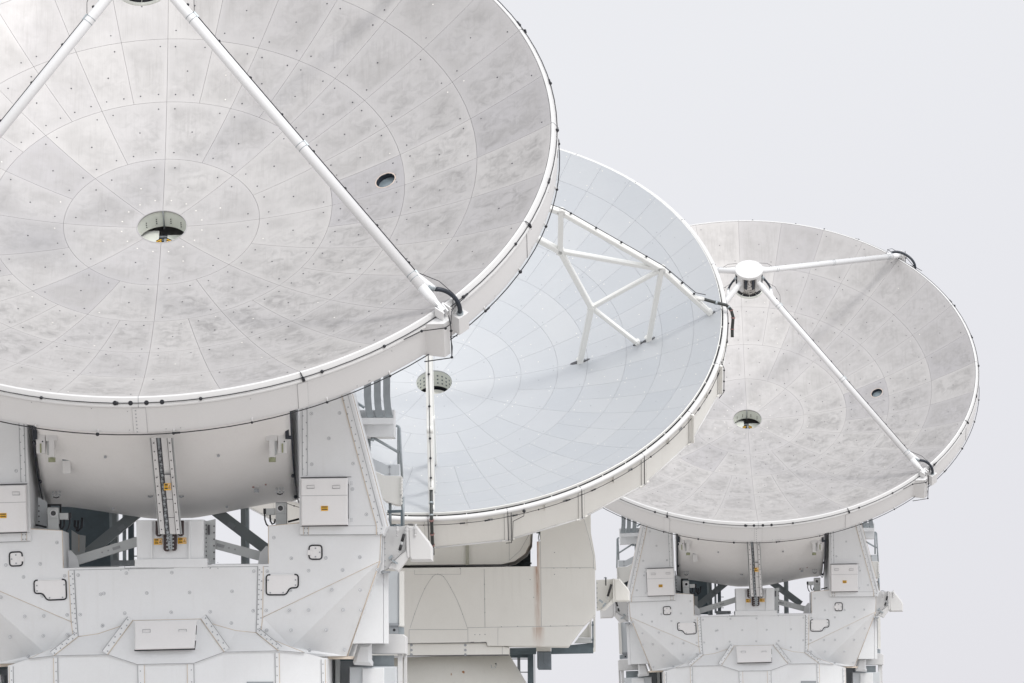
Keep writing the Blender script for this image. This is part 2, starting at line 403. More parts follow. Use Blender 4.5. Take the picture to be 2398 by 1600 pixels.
def reflector(rings, secs, parent, vz, mat, hole=None, lowc=False):
    mb = MB(); tint = []; uvs = []; rnd = random.Random(3)
    G = 0.0023 if not lowc else 0.0017
    for k, (r0, r1) in enumerate(zip(rings[:-1], rings[1:])):
        n = secs[k]; na = max(2, int(96 / n)); nr = 4
        for j in range(n):
            a0, a1 = 360.0 * j / n, 360.0 * (j + 1) / n
            special = hole and r0 < hole[0] < r1 and a0 <= hole[1] < a1
            t = rnd.random() * 0.55 + 0.35
            if rnd.random() < 0.10: t -= 0.3
            if special: t = -0.55 ; NA, NR = 26, 26
            else: NA, NR = na, nr
            if hole and r0 < hole[0] < r1 and a0 <= hole[1] - 360.0 / n < a1: t = 0.15
            def P(i, l, z=0.0):
                r = r0 + G + (r1 - r0 - 2 * G) * l / NR
                da = math.degrees(G / r)
                return dp(r, a0 + da + (a1 - a0 - 2 * da) * i / NA) - Vector((0, 0, z))
            base = len(mb.v)
            for l in range(NR + 1):
                for i in range(NA + 1): mb.v.append(tuple(P(i, l)))
            for l in range(NR):
                for i in range(NA):
                    if special:
                        c = P(i + .5, l + .5); hc = dp(hole[0], hole[1])
                        if (c - hc).length < hole[2] + 0.012: continue
                    q = (base + l * (NA + 1) + i, base + (l + 1) * (NA + 1) + i, base + (l + 1) * (NA + 1) + i + 1, base + l * (NA + 1) + i + 1)
                    mb.f.append(q); mb.m.append(0); mb.sm.append(True); tint.append(t)
                    fi = len(mb.f) - 1; uvs.append((fi, [(i / NA, l / NR), (i / NA, (l + 1) / NR), ((i + 1) / NA, (l + 1) / NR), ((i + 1) / NA, l / NR)]))
            edge = [(i, 0) for i in range(NA + 1)] + [(NA, l) for l in range(1, NR + 1)] + [(i, NR) for i in range(NA - 1, -1, -1)] + [(0, l) for l in range(NR - 1, 0, -1)]
            for a, b in zip(edge, edge[1:] + edge[:1]):
                mb.face([P(*a), P(*b), P(*b, 0.022), P(*a, 0.022)], 0); tint.append(t)
            # adjuster screws: near the four corners and about the middle
            if not lowc:
                sp = []
                ia = math.degrees(0.13 / max(r0, 0.6))
                for rr, aa in ((r0 + 0.14, a0 + ia), (r0 + 0.14, a1 - ia), (r1 - 0.13, a0 + math.degrees(0.13 / r1)), (r1 - 0.13, a1 - math.degrees(0.13 / r1)), ((r0 + r1) / 2, (a0 + a1) / 2)):
                    sp.append((rr, aa, 1 if rnd.random() < 0.93 else 2))
                if k == 0:
                    sp = [(0.62, a0 + 11, 2), (0.62, a1 - 11, 2), (1.33, a0 + 7, 1), (1.33, a1 - 7, 1), (0.95, (a0 + a1) / 2, 1 if j % 2 else 2)]
                for rr, aa, mt in sp:
                    c = dp(rr, aa) + Vector((rnd.uniform(-.01, .01), rnd.uniform(-.01, .01), 0)); nn = dn(rr, aa)
                    before = len(mb.f); mb.disc(c, nn, 0.0125, 7, mt, 0.003); tint += [0.5] * (len(mb.f) - before)
            else:
                for rr, aa in ((r0 + 0.10, a0), (r0 + 0.10, a1), (r1 - 0.09, a0), (r1 - 0.09, a1), ((r0 + r1) / 2, (a0 + a1) / 2)):
                    if rnd.random() < 0.35: continue
                    s_ = 0.07 if aa == a0 else (-0.07 if aa == a1 else 0)
                    aa2 = aa + math.degrees(s_ / rr)
                    c = dp(rr, aa2); before = len(mb.f)
                    mb.disc(c, dn(rr, aa2), rnd.choice((0.008, 0.011, 0.013)), 6, 2 if rnd.random() < .82 else 1, 0.003); tint += [0.5] * (len(mb.f) - before)
    o = mb.build('reflector', [mat, 'screw' if not lowc else 'bolt', 'shiny'], parent, dish=vz, attrs={'tint': tint})
    lay = o.data.uv_layers.new(name='panel')
    for fi, q in uvs:
        for li, c_ in zip(o.data.polygons[fi].loop_indices, q): lay.data[li].uv = c_
    return o

def lathe(mb, prof, n=96, mat=0, ang0=0, ang1=360, smooth=True, outward=True, sharp=False):
    if sharp:
        for a, b in zip(prof[:-1], prof[1:]): lathe(mb, [a, b], n, mat, ang0, ang1, smooth, outward)
        return
    full = abs(ang1 - ang0 - 360) < 1e-6
    base = len(mb.v); k = len(prof); m = n if full else n + 1
    for j in range(m):
        for (r, h) in prof: mb.v.append(tuple(dp(r, ang0 + (ang1 - ang0) * j / n, h)))
    for j in range(n):
        j2 = (j + 1) % m
        for i in range(k - 1):
            q = (base + j * k + i, base + j2 * k + i, base + j2 * k + i + 1, base + j * k + i + 1)
            mb.f.append(q if outward else q[::-1]); mb.m.append(mat); mb.sm.append(smooth)

def knob_wire(mb, r, h, dirv, step, jitter, seed, wr=0.007, kr=0.026, post=None):
    rnd = random.Random(seed)
    mb.tube([dp(r, a * 3, h) for a in range(120)], wr, 5, 0, closed=True)
    a = rnd.uniform(0, step)
    while a < 359:
        p = dp(r, a, h); mb.ball(p, kr * rnd.uniform(.8, 1.15))
        if post:
            q = dp(post[0], a + 0.15, post[1]); mb.tube([q, p], 0.012, 5, 1)
        if rnd.random() < 0.3:
            p2 = dp(r, a + 0.9, h); mb.tube([p, p2], 0.016, 5)
        a += step + rnd.uniform(-jitter, jitter)

# ------------------------------------------------------------ stickers
def sticker(parent, c, w, h, tri=True, label=None):
    """yellow warning plate facing -Y with dark lettering bars and a warning triangle"""
    mb = MB(); y = c.y - 0.004
    q = lambda x0, z0, x1, z1, o, m: mb.face([(c.x + x0, y - o, c.z + z0), (c.x + x1, y - o, c.z + z0), (c.x + x1, y - o, c.z + z1), (c.x + x0, y - o, c.z + z1)], m)
    q(-w / 2, -h / 2, w / 2, h / 2, 0, 0)
    x1 = w * 0.02 if tri else w * 0.42
    q(-w * .40, h * .18, x1, h * .38, 0.002, 1)
    q(-w * .40, -h * .02, x1 - w * .1, h * .03, 0.002, 1)
    q(-w * .40, -h * .32, x1, -h * .14, 0.002, 1)
    if tri:
        q(w * .08, -h * .36, w * .46, h * .40, 0.002, 2)
        for k, (mt, o) in enumerate(((1, .004), (0, .006))):
            sc = 1 - k * .38; cx = w * .27; cz = -h * .02
            mb.face([(c.x + cx - w * .15 * sc, y - o, c.z + cz - h * .22 * sc), (c.x + cx + w * .15 * sc, y - o, c.z + cz - h * .22 * sc), (c.x + cx, y - o, c.z + cz + h * .28 * sc)], mt)
    mb.prism([(c.x - w / 2, c.y - .003, c.z - h / 2), (c.x + w / 2, c.y - .003, c.z - h / 2), (c.x + w / 2, c.y - .003, c.z + h / 2), (c.x - w / 2, c.y - .003, c.z + h / 2)], 0.003, 0)
    return mb.build('warning_sticker', ['yellow', 'ink', 'pale'], parent)

def bolts(mb, pts, r=0.012, mat=1, off=0.0):
    for p in pts: mb.disc(Vector(p) + Vector((0, -off, 0)), (0, -1, 0), r, 7, mat, 0.006)
def bolt_line(mb, a, b, n, r=0.010, mat=1, off=0.008):
    a, b = Vector(a), Vector(b)
    bolts(mb, [a.lerp(b, (i + .5) / n) for i in range(n)], r, mat, off)
def studs(mb, pts, mat_pad, mat_bolt, r=0.026):
    for p in pts:
        p = Vector(p); mb.disc(p, (0, -1, 0), r, 10, mat_bolt, 0.003, inner=r * .78); mb.disc(p + Vector((0, -.001, 0)), (0, -1, 0), r * .78, 10, mat_pad, 0.004)
        mb.disc(p + Vector((.004, -.006, 0)), (0, -1, 0), r * .33, 6, mat_bolt, 0.006)

# ============================================================ AEC-type antenna
def make_antenna(root):
    V = VZ
    refl = reflector([0.375, 1.5, 2.62, 3.742, 4.855, 5.985], [8, 16, 32, 32, 32], root, V, M['alu'], hole=(3.453, 94.1, 0.145))
    # hole flange and tube of the small optical window
    c = dp(3.453, 94.1); nn = dn(3.453, 94.1)
    mb = MB(); mb.disc(c, nn, 0.168, 40, 0, 0.004, inner=0.152)
    a1 = nn.orthogonal().normalized(); a2 = nn.cross(a1)
    n = 32; ring = lambda r, o: [c + nn * o + (a1 * math.cos(2 * PI * k / n) + a2 * math.sin(2 * PI * k / n)) * r for k in range(n)]
    A, B = ring(.151, .004), ring(.151, -.30)
    for k in range(n): mb.face([A[k], A[(k + 1) % n], B[(k + 1) % n], B[k]], 1, True)
    w = mb.build('optical_port', ['portrim', 'hose'], refl)
    mb = MB(); mb.disc(c - nn * .085, nn, 0.150, 32, 0); mb.build('window', 'glass', refl)
    # backing behind the panel gaps + back structure
    mb = MB(); lathe(mb, [(r, r * r / 19.2 - 0.035) for r in (.40, 1, 2, 3, 3.25)], 96, 0)
    lathe(mb, [(r, r * r / 19.2 - 0.035) for r in (3.70, 4.3, 5, 5.6, 5.99)], 96, 0)
    lathe(mb, [(r, r * r / 19.2 - 0.035) for r in (3.25, 3.40, 3.55, 3.70)], 96, 0, 98, 450)
    mb.build('backing_shell', 'backing', root, dish=V)
    mb = MB(); lathe(mb, [(5.97, 1.26), (5.2, 0.75), (3.6, 0.05), (2.3, -0.45), (1.2, -0.75), (0.5, -0.8)], 64, 0, outward=False)
    mb.build('back_structure', 'skirt', root, dish=V)
    # rim lip and skirt
    mb = MB(); lathe(mb, [(5.988, 1.78), (5.988, 1.868), (5.996, 1.876), (6.025, 1.872), (6.092, 1.775), (6.096, 1.755), (6.06, 1.745)], 192, 0, outward=False, sharp=True)
    for k in range(16):    # lip joints
        aa = 22.5 * k
        for o in (0,):
            p0, p1, p2 = dp(5.99, aa, 1.879), dp(6.025, aa, 1.874), dp(6.098, aa, 1.757)
            mb.tube([p0, p1, dp(6.094, aa, 1.777), p2], 0.005, 4, 1)
    for aa in (-3.14, -1.05, 1.1, 3.2):
        mb.disc(dp(6.068, aa, 1.812), dp(1, aa, .75), 0.034, 18, 2, 0.004)
    lip = mb.build('rim_lip', ['rimwhite', 'line', 'black'], root, dish=V)
    mb = MB(); lathe(mb, [(6.068, 1.75), (6.068, 1.72), (6.074, 1.715), (6.074, 1.25), (6.04, 1.235), (5.95, 1.25)], 192, 0, outward=False, sharp=True)
    for k in range(16):
        aa = 22.5 * k
        if k in (2, 6, 10, 14): continue
        w2 = .7 if k else .9
        for s_ in (-1, 1):
            mb.tube([dp(6.078, aa + s_ * w2, 1.72), dp(6.078, aa + s_ * w2, 1.25)], 0.004, 4, 1)
        lathe(mb, [(6.076, 1.72), (6.082, 1.719), (6.082, 1.25), (6.07, 1.245)], 4, 0, aa - w2, aa + w2, outward=False, sharp=True)
        if k in (0, 8):
            for i in range(7): mb.disc(dp(6.083, aa - .45, 1.68 - i * .068), dp(1, aa, 0), 0.011, 6, 2, 0.004)
    rnd = random.Random(11)
    for k in range(70): mb.disc(dp(6.075, rnd.uniform(0, 360), rnd.choice((1.66, 1.70, 1.3))), dp(1, 0, 0), 0.008, 5, 1, 0.003)
    skirt = mb.build('rim_skirt', ['skirt', 'line', 'bolt'], root, dish=V)
    mb = MB(); knob_wire(mb, 6.078, 1.818, 1, 13.5, 4, 5)
    for k in range(1, 16):
        if k % 2: mb.tube([dp(6.03, 22.5 * k, 1.885), dp(6.088, 22.5 * k + .1, 1.83)], 0.007, 5); mb.tube([dp(6.088, 22.5 * k + .1, 1.83), dp(6.10, 22.5 * k + .2, 1.77)], 0.024, 6)
    knob_wire(mb, 6.105, 1.235, 1, 9.5, 1.6, 9, wr=0.0085, post=(6.06, 1.31))
    mb.build('rim_cable', ['black', 'rimwhite'], root, dish=V)
    # centre hole liner and receiver top seen through it
    mb = MB(); lathe(mb, [(0.385, 0.012), (0.385, -0.02), (0.40, -0.05), (0.40, -0.32)], 48, 0, outward=True, sharp=True)
    lathe(mb, [(0.376, 0.012), (0.392, 0.012)], 48, 1, outward=False)
    mb.tube([(0.0, 0.375, 0.0), (0.0, 0.385, -0.36)], 0.012, 6, 2)
    for x in (-.26, -.11, .11, .27):
        for i in range(3):
            yy = math.sqrt(max(0, .395 ** 2 - x * x)); mb.disc((x, yy - .004, -.16 - i * .04), (0, -1, 0), 0.010, 6, 3, 0.004)
    hb = mb.build('centre_hole_liner', ['interior', 'alu', 'bolt', 'black'], root, dish=V)
    mb = MB(); mb.disc((0, 0, -0.66), (0, 0, 1), 0.6, 32, 0)
    mb.build('receiver_opening', 'black', hb)
    mb = MB(); mb.box((-.27, -.21, -.40), (.19, .59, .012)); hl = mb.build('cover_plate', 'interior', hb)
    mb = MB(); mb.box((.25, -.21, -.42), (.20, .50, .012)); mb.build('cover_plate', 'interior', hb)
    mb = MB()
    mb.box((-.01, -.1, -.55), (.03, .5, .02), 2); mb.box((0.03, .30, -.46), (.16, .02, .02), 3); mb.box((0.0, .20, -.45), (.08, .02, .02), 2); mb.box((0.02, .10, -.43), (.02, .10, .03), 3)
    for s_, x in ((-1, -.075), (1, .085)):
        for i in range(5): mb.box((x, .15 - i * .022, -.385), (.045, .011, .01), (i + 1) % 2, Matrix.Rotation(-.6 * s_, 3, 'Z'))
    mb.build('shutter_mechanism', ['yellow', 'black', 'dark', 'mid'], hb)

    # quadrupod
    for phi in (45, 135, 225, 315):
        foot, top = dp(6.13, phi, 1.93), dp(0.30, phi, 5.00)
        t = (foot - top).normalized(); L = (foot - top).length
        side = Vector((math.cos(rad(phi)), math.sin(rad(phi)), 0)) * (1 if phi < 180 else -1)   # tangential, on the upper side of the strut
        nrm = side.cross(t).normalized(); nrm = nrm if nrm.z > 0 else -nrm
        at = lambda u_, s_=0.0, n_=0.0: top + t * (L * u_) + side * s_ + nrm * n_
        mb = MB()
        mb.tube([at(0.0), at(.03), at(.93)], [0.065, 0.076, 0.076], 20)
        mb.tube([at(.93), at(.965), at(.985)], [0.076, 0.068, 0.046], 20)
        mb.box(at(.985), (.028, .05, .12), 0, Matrix((side, nrm, t)).transposed())
        for s_ in (-1, 1): mb.box(at(1.0, s_ * .042), (.012, .06, .07), 0, Matrix((side, nrm, t)).transposed())
        mb.tube([at(1.0, -.06), at(1.0, .06)], 0.022, 8, 1)
        mb.tube([at(.90, .045), at(.93, .10), at(.952, .15)], [0.055, 0.05, 0.04], 12)          # conduit branch at the foot
        mb.tube([at(.085, .03), at(.065, .10), at(.055, .16)], [0.05, 0.045, 0.035], 12)         # branch near the hub
        st = mb.build('strut', ['tube', 'bolt'], root, dish=V)
        mb = MB()
        for u_ in (.13, .515, .90):
            for d_ in (-.006, .006):
                p = at(u_ + d_); mb.tube([p - t * .005, p + t * .005], 0.0785, 20, 0)
            mb.box(at(u_, .08, .03), (.012, .012, .05), 0, Matrix((side, nrm, t)).transposed())
        mb.build('clamp_band', 'galv', st)
        mb = MB()                                                                                # foot hose
        p0 = at(.952, .15); e = dp(6.15, phi + {45: 3.3, 135: -4.5, 225: 4.5, 315: -3.3}[phi], 1.66)
        out = dp(1, phi, 0)
        p1 = p0 + t * .11 + side * .19; p2 = e + Vector((0, 0, .26)) + out * .03
        if phi in (135, 225): p1 = p0 + t * .38 + side * .10 + Vector((0, 0, .12)); p2 = e + Vector((0, 0, .40)) + out * .12
        mb.tube([p0 - t * .10 - side * .05, p0], 0.042, 10, 1)
        bz = [p0 * (1 - s) ** 3 + p1 * 3 * s * (1 - s) ** 2 + p2 * 3 * s * s * (1 - s) + e * s ** 3 for s in [i / 12 for i in range(13)]]
        mb.tube(bz, 0.034, 10, 0); mb.tube([e + Vector((0, 0, .02)), e - Vector((0, 0, .06))], 0.05, 10, 1)
        mb.build('hose', ['hose', 'galv'], st)
        mb = MB()                                                                                # hub hose
        p0 = at(.055, .16); e = dp(.33, phi, 5.10) + side * .14
        q = p0 + side * .07 - t * .12
        bz = [p0 * (1 - s) ** 2 + q * 2 * s * (1 - s) + e * s * s for s in [i / 8 for i in range(9)]]
        mb.tube(bz[1:-1], 0.028, 8, 0); mb.tube(bz[:2], 0.036, 8, 1); mb.tube(bz[-2:], 0.036, 8, 1)
        mb.build('hose', ['hose', 'galv'], st)
        mb = MB()                                                                                # lightning wire
        pts = [at(u_, .086, .02) for u_ in (.12, .2, .35, .5, .65, .8, .9)]
        loop = [at(.12, .10, .03), at(.10, .19, .08), at(.06, .26, .08), at(.03, .2, .04), at(.0, .12, .02)]
        mb.tube(loop, 0.005, 5); mb.tube(pts, 0.008, 5)
        mb.tube([at(.9, .095, .02), at(.945, .24, .08), at(.985, .30, .06), at(1.01, .16, 0), dp(6.12, phi + (1.2 if phi in (45, 225) else -1.2), 1.80)], 0.006, 5)
        for u_ in (.10, .21, .32, .43, .54, .65, .76, .87): mb.ball(at(u_, .088, .02), 0.024)
        mb.build('cable', 'black', st)
        # mounting box on the skirt
        mb = MB()
        rd = dp(1, phi, 0); tg = Vector((math.cos(rad(phi)), math.sin(rad(phi)), 0))
        P = lambda r, s_, h: rd * r + tg * s_ + Vector((0, 0, h))
        hs = 1 if phi in (45, 225) else -1
        o_ = [(6.03, -.31), (6.30, -.14), (6.30, -.02), (6.05, .10)] if hs > 0 else [(6.05, -.10), (6.30, .02), (6.30, .14), (6.03, .31)]
        hi = [1.80, 1.86, 1.86, 1.80]; lo = 1.215
        for i in range(3):
            (r0, s0), (r1, s1) = o_[i], o_[i + 1]
            mb.face([P(r0, s0, lo), P(r1, s1, lo), P(r1, s1, hi[i + 1]), P(r0, s0, hi[i])], 0)
        mb.face([P(r, s_, h) for (r, s_), h in zip(o_, hi)], 0); mb.face([P(r, s_, lo) for (r, s_) in o_[::-1]], 0)
        for s_ in (-.075, .075): mb.box(P(6.15, s_, 1.92), (.08, .010, .08), 0, Matrix((rd, tg, Vector((0, 0, 1)))).transposed())
        mb.box(P(6.12, hs * .36, 1.49), (.09, .10, .155), 0, Matrix((rd, tg, Vector((0, 0, 1)))).transposed())
        mt = mb.build('strut_mount', ['skirt'], root, dish=V)
        mb = MB()
        mb.tube([P(6.10, -.75, 1.83), P(6.13, -hs * .0 - .42, 1.80), P(6.33, -.14 * hs, 1.80), P(6.33, -.02 * hs, 1.80), P(6.2, .12 * hs, 1.86), P(6.13, .26, 1.84), P(6.11, .5, 1.86)], 0.008, 5)
        mb.tube([P(6.30, -.03 * hs, 1.95), P(6.335, -.03 * hs, 1.75), P(6.335, -.03 * hs, 1.16), P(6.12, -.38 * hs, 1.18)], 0.009, 5)
        mb.tube([P(6.335, -.03 * hs, 1.16), P(6.2, .12 * hs, 1.2), P(6.12, .16 * hs, 1.32), P(6.12, .3 * hs, 1.24)], 0.006, 5)
        for p in (P(6.34, -.14 * hs, 1.80), P(6.34, -.03 * hs, 1.68), P(6.335, -.03 * hs, 1.17), P(6.13, -.42, 1.80)): mb.ball(p, .022)
        mb.build('cable', 'black', mt)

    # hub and secondary mirror
    mb = MB(); lathe(mb, [(0.001, 5.26), (0.355, 5.26), (0.365, 5.253), (0.365, 5.18), (0.34, 5.17), (0.1, 5.17)], 48, 0, outward=True, sharp=True)
    for k in range(20):
        a = 18 * k; mb.disc(dp(.34, a, 5.26), (0, 0, 1), 0.007, 6, 1, 0.003)
        if k % 2 == 0: mb.disc(dp(.20, a, 5.26), (0, 0, 1), 0.009, 6, 1, 0.003)
    hub = mb.build('hub', ['rimwhite', 'beamgrey'], root, dish=V)
    mb = MB()
    for k in range(4):
        a = 45 + 90 * k; p = dp(.325, a, 4.95); rd = dp(1, a, 0); tg = Vector((math.cos(rad(a)), math.sin(rad(a)), 0))
        mb.box(p, (.03, .09, .22), 0, Matrix((rd, tg, Vector((0, 0, 1)))).transposed())
        for s_ in (-.12, .12): mb.box(dp(.29, a, 5.0) + tg * s_ * 1.3, (.015, .035, .16), 1, Matrix((rd, tg, Vector((0, 0, 1)))).transposed())
    mb.build('bracket', ['rimwhite', 'hose'], hub)
    mb = MB(); lathe(mb, [(0.26, 5.17), (0.255, 5.0), (0.275, 4.9), (0.27, 4.75), (0.28, 4.65), (0.27, 4.59)], 64, 0, outward=True); mb.build('foil_wrap', 'foil', hub)
    mb = MB(); lathe(mb, [(0.27, 4.60), (0.28, 4.575), (0.35, 4.575)], 48, 1, outward=True)
    lathe(mb, [(0.345, 4.60), (0.365, 4.58), (0.37, 4.555), (0.2, 4.51), (0.001, 4.49)], 48, 0, outward=True)
    for k in range(10): mb.tube([dp(.27, 36 * k, 4.60), dp(.355, 36 * k, 4.585)], 0.006, 5, 0)
    mb.build('secondary_mirror', ['interior', 'black'], hub)

    # --------------------------------------------- elevation drum between the arms
    zc = 7.87
    mb = MB(); nx, na = 40, 64; xe = 1.93
    def rad_at(x):
        u_ = min(1, abs(x) / xe); s_ = max(0, min(1, (1.66 - abs(x)) / 1.36)); s_ = s_ * 0.75 + 0.25 * s_ * s_ * (3 - 2 * s_)
        re = 2.78 + (3.00 - 2.78) * s_
        if u_ > .985: re -= 0.03
        return re
    rows = []
    for i in range(nx + 1):
        x = -xe + 2 * xe * i / nx; r = rad_at(x); rows.append(len(mb.v))
        for k in range(na + 1):
            a = rad(-100 + 150 * k / na)         # from front-top under to the back
            a = rad(200 - 175 * k / na)          # 200 deg: front above axis ... 25
            ang = rad(195 + 140 * k / na)        # measured in the Y-Z plane: 180 = front(-Y), 270 = down
            mb.v.append((x, r * math.cos(ang), zc + r * math.sin(ang)))
    for i in range(nx):
        for k in range(na):
            a, b = rows[i] + k, rows[i + 1] + k; mb.f.append((a, a + 1, b + 1, b)); mb.m.append(0); mb.sm.append(True)
    for xs in (0, nx):
        ids = [rows[xs] + k for k in range(na + 1)]; mb.f.append(tuple(ids if xs else ids[::-1])); mb.m.append(0); mb.sm.append(False)
    drum = mb.build('elevation_drum', paint('drum_paint', (0.80, 0.79, 0.78), 0.4, amt=0.35, bump=0.25), root)
    surf = lambda x, z: Vector((x, -math.sqrt(max(0, rad_at(x) ** 2 - (z - zc) ** 2)), z))
    def on(px, py, Y=-2.5):
        p = a3(px, py, Y)
        for _ in range(6): s_ = surf(p.x, p.z); p = a3(px, py, s_.y)
        return p
    mb = MB()    # edge rings (dark gap seals)
    for xs in (-1.955, 1.955):
        mb.tube([(xs, 2.80 * math.cos(rad(a)), zc + 2.80 * math.sin(rad(a))) for a in range(196, 300, 4)], 0.013, 6, 0)
    for xs in (-1.93, 1.93):
        for a in (205, 222, 240, 256): mb.ball((xs, 2.82 * math.cos(rad(a)), zc + 2.82 * math.sin(rad(a))), .03, 0)
    mb.build('edge_seal', 'hose', drum)
    for sx in (1, -1):  # actuator fixtures at the drum ends
        px = lambda x: x if sx > 0 else 2545 - x
        mb = MB()
        c = on(2085 if sx > 0 else 402, 440)
        mb.box(c + Vector((0, -.03, .06)), (.085, .06, .05)); mb.box(c + Vector((0, -.05, -.10)), (.04, .05, .16), 0); mb.box(c + Vector((.05 * sx, -.02, -.06)), (.02, .03, .14), 2)
        mb.tube([c + Vector((0, -.06, -.24)), c + Vector((0, -.06, -.31))], 0.055, 12, 1)
        mb.build('latch_actuator', ['skirt', M.setdefault('olive', plain('olive_cap', (0.30, 0.32, 0.20), 0.5)), 'beamgrey'], drum)
        mb = MB(); c = on(2165 if sx > 0 else 318, 430)
        mb.box(c + Vector((0, -.02, 0)), (.065, .05, .20)); mb.box(c + Vector((.075 * sx, -.05, .10)), (.028, .06, .085), 1); mb.box(c + Vector((0.0, -.075, -.12)), (.012, .01, .07), 2)
        bolts(mb, [c + Vector((.03, -.07, .14)), c + Vector((.03, -.07, -.02))], .012, 1)
        mb.build('bearing_bracket', ['skirt', 'hose', M['olive']], drum)
        mb = MB(); c = on(2143 if sx > 0 else 435, 800 if sx > 0 else 825)
        mb.box(c + Vector((0, -.01, .05)), (.095, .03, .012), 0)
        for i in range(3):
            for j in range(2): mb.disc(c + Vector((-.05 + .05 * i, -.05, -.0 - .05 * j)), (0, -1, 0), .017, 8, 1, .01, inner=.009)
        mb.tube([c + Vector((-.045, -.06, -.075)), c + Vector((0, -.07, -.09)), c + Vector((.045, -.06, -.075))], .009, 6, 2)
        mb.build('connector_panel', ['rimwhite', 'bolt', 'black'], drum)
    mb = MB(); c = on(517, 625); mb.box(c + Vector((0, -.05, -.02)), (.06, .06, .10)); mb.box(c + Vector((0, -.06, .09)), (.062, .05, .012), 1)
    mb.build('sensor_box', ['skirt', 'dark'], drum)
    mb = MB(); c = on(1990, 785)
    mb.tube([c + Vector((-.1, -.04, .0)), c + Vector((-.02, -.05, 0)), c + Vector((-.0, -.05, .04)), c + Vector((.09, -.04, .045))], .01, 6, 0)
    mb.box(c + Vector((-.05, -.04, -.06)), (.035, .03, .025), 1); mb.box(c + Vector((-.1, -.04, .0)), (.015, .02, .015), 2); mb.box(c + Vector((.09, -.04, .045)), (.012, .02, .025), 2)
    mb.build('pipe_fitting', ['skirt', 'mid', 'red'], drum)
    mb = MB()
    for p in ((810, 555), (1675, 545), (865, 948), (1735, 935)):
        mb.disc(on(*p), (0, -1, -.2), .022, 8, 0, .03)
    for p in ((1155, 857), (1390, 857)):
        q = on(*p); mb.tube([q + Vector((-.035, -.03, 0)), q + Vector((0, -.05, -.015)), q + Vector((.035, -.03, 0))], .012, 6, 0); 
    mb.build('lug', 'bolt', drum)

    # --------------------------------------------- elevation rail
    path = [(410, -2.78), (520, -2.74), (640, -2.66), (760, -2.52), (880, -2.40), (1000, -2.28), (1145, -2.22)]
    cx = lambda y: 1238 + (y - 410) * (1305 - 1238) / 735.0
    mb = MB()
    def band(x0, x1, off, mat, y0=410, y1=1145):
        pts = [(y, Y) for y, Y in path if y0 <= y <= y1]
        if y1 > 1145: pts.append((y1, -2.12))
        for (ya, Ya), (yb, Yb) in zip(pts[:-1], pts[1:]):
            q = [a3(cx(ya) + x0, ya, Ya - off), a3(cx(yb) + x0, yb, Yb - off), a3(cx(yb) + x1, yb, Yb - off), a3(cx(ya) + x1, ya, Ya - off)]
            k = [p + Vector((0, off + .06, 0)) for p in q]
            mb.face(q, mat); mb.face([q[0], k[0], k[1], q[1]], mat); mb.face([q[3], q[2], k[2], k[3]], mat)
    band(-88, 92, -.03, 3)
    band(-80, -76, .0, 2); band(76, 80, .0, 2)
    band(-76, -40, .05, 0); band(48, 76, .05, 0); band(0, 44, .02, 0); band(-40, 0, -.012, 5); band(44, 48, -.01, 2)
    band(-38, -30, .0, 2); band(-12, -3, .01, 2)
    for i in range(52):
        y = 480 + i * 14.5; Y = -2.76 + .55 * (y - 480) / 760
        q = a3(cx(y) - 19 + (4 if i % 2 else -4), y, Y - .02); mb.disc(q, (0, -1, 0), .012 if i % 3 else .018, 6, 2 if i % 3 else 4, .004)
    for i in range(11):
        y = 450 + i * 66; Y = -2.80 + .50 * (y - 410) / 735
        for dx in (-60, 62): mb.disc(a3(cx(y) + dx, y, Y - .04), (0, -1, 0), .011, 6, 2, .03)
    for y in (690, 880, 1020):
        mb.strip([a3(cx(y) + 2, y, -2.62), a3(cx(y) + 46, y, -2.62)], .008, 2, 0.05)
    rail = mb.build('elevation_rail', ['skirt', 'mid', 'shadowline', 'beamgrey', 'bolt', 'galv'], root)
    mb = MB()   # narrow tail of the rail
    tail = [a3(cx(1060) - 30, 1060, -2.22), a3(cx(1060) + 22, 1060, -2.22), a3(cx(1262) + 6, 1262, -2.14), a3(cx(1262) - 22, 1262, -2.14)]
    mb.prism(tail, .06, 5)
    for i in range(10): mb.disc(a3(cx(1080 + i * 19) - 6, 1080 + i * 19, -2.23), (0, -1, 0), .010, 6, 2, .012)
    mb.build('rail_tail', ['skirt', 'mid', 'shadowline', 'beamgrey', 'bolt', 'galv'], root)
    sticker(rail, a3(1287, 784, -2.66), .105, .105, tri=True)

    # --------------------------------------------- middle pedestal under the rail
    mb = MB()
    mb.prism([a3(1045, 1040, -1.9), a3(1560, 1034, -1.9), a3(1562, 1336, -1.9), a3(1052, 1342, -1.9)], .85, 0, .012)
    for x in (1163, 1452): mb.prism([a3(x - 7, 1045, -1.93), a3(x + 7, 1045, -1.93), a3(x + 7, 1335, -1.93), a3(x - 7, 1335, -1.93)], .03, 0)
    mb.prism([a3(1035, 1338, -1.93), a3(1590, 1332, -1.93), a3(1590, 1398, -1.93), a3(1035, 1402, -1.93)], 1.0, 0)
    ped = mb.build('rail_pedestal', ['white'], root)
    mb = MB()
    for (x0, y0, x1, y1) in ((1193, 1045, 1236, 1162), (1364, 1043, 1408, 1160), (1254, 1150, 1300, 1276), (1312, 1148, 1354, 1272)):
        mb.prism([a3(x0, y0, -2.02), a3(x1, y0, -2.02), a3(x1, y1 - 14, -2.02), a3(x1 - 12, y1, -2.02), a3(x0 + 12, y1, -2.02), a3(x0, y1 - 14, -2.02)], .12, 0, .008)
        for i in range(4): mb.disc(a3((x0 + x1) / 2 + (6 if x0 < 1300 else -4), y0 + 22 + i * (y1 - y0 - 40) / 3, -2.022), (0, -1, 0), .014, 8, 1, .01)
    mb.build('rail_clamp', ['brown', 'beamgrey'], ped)
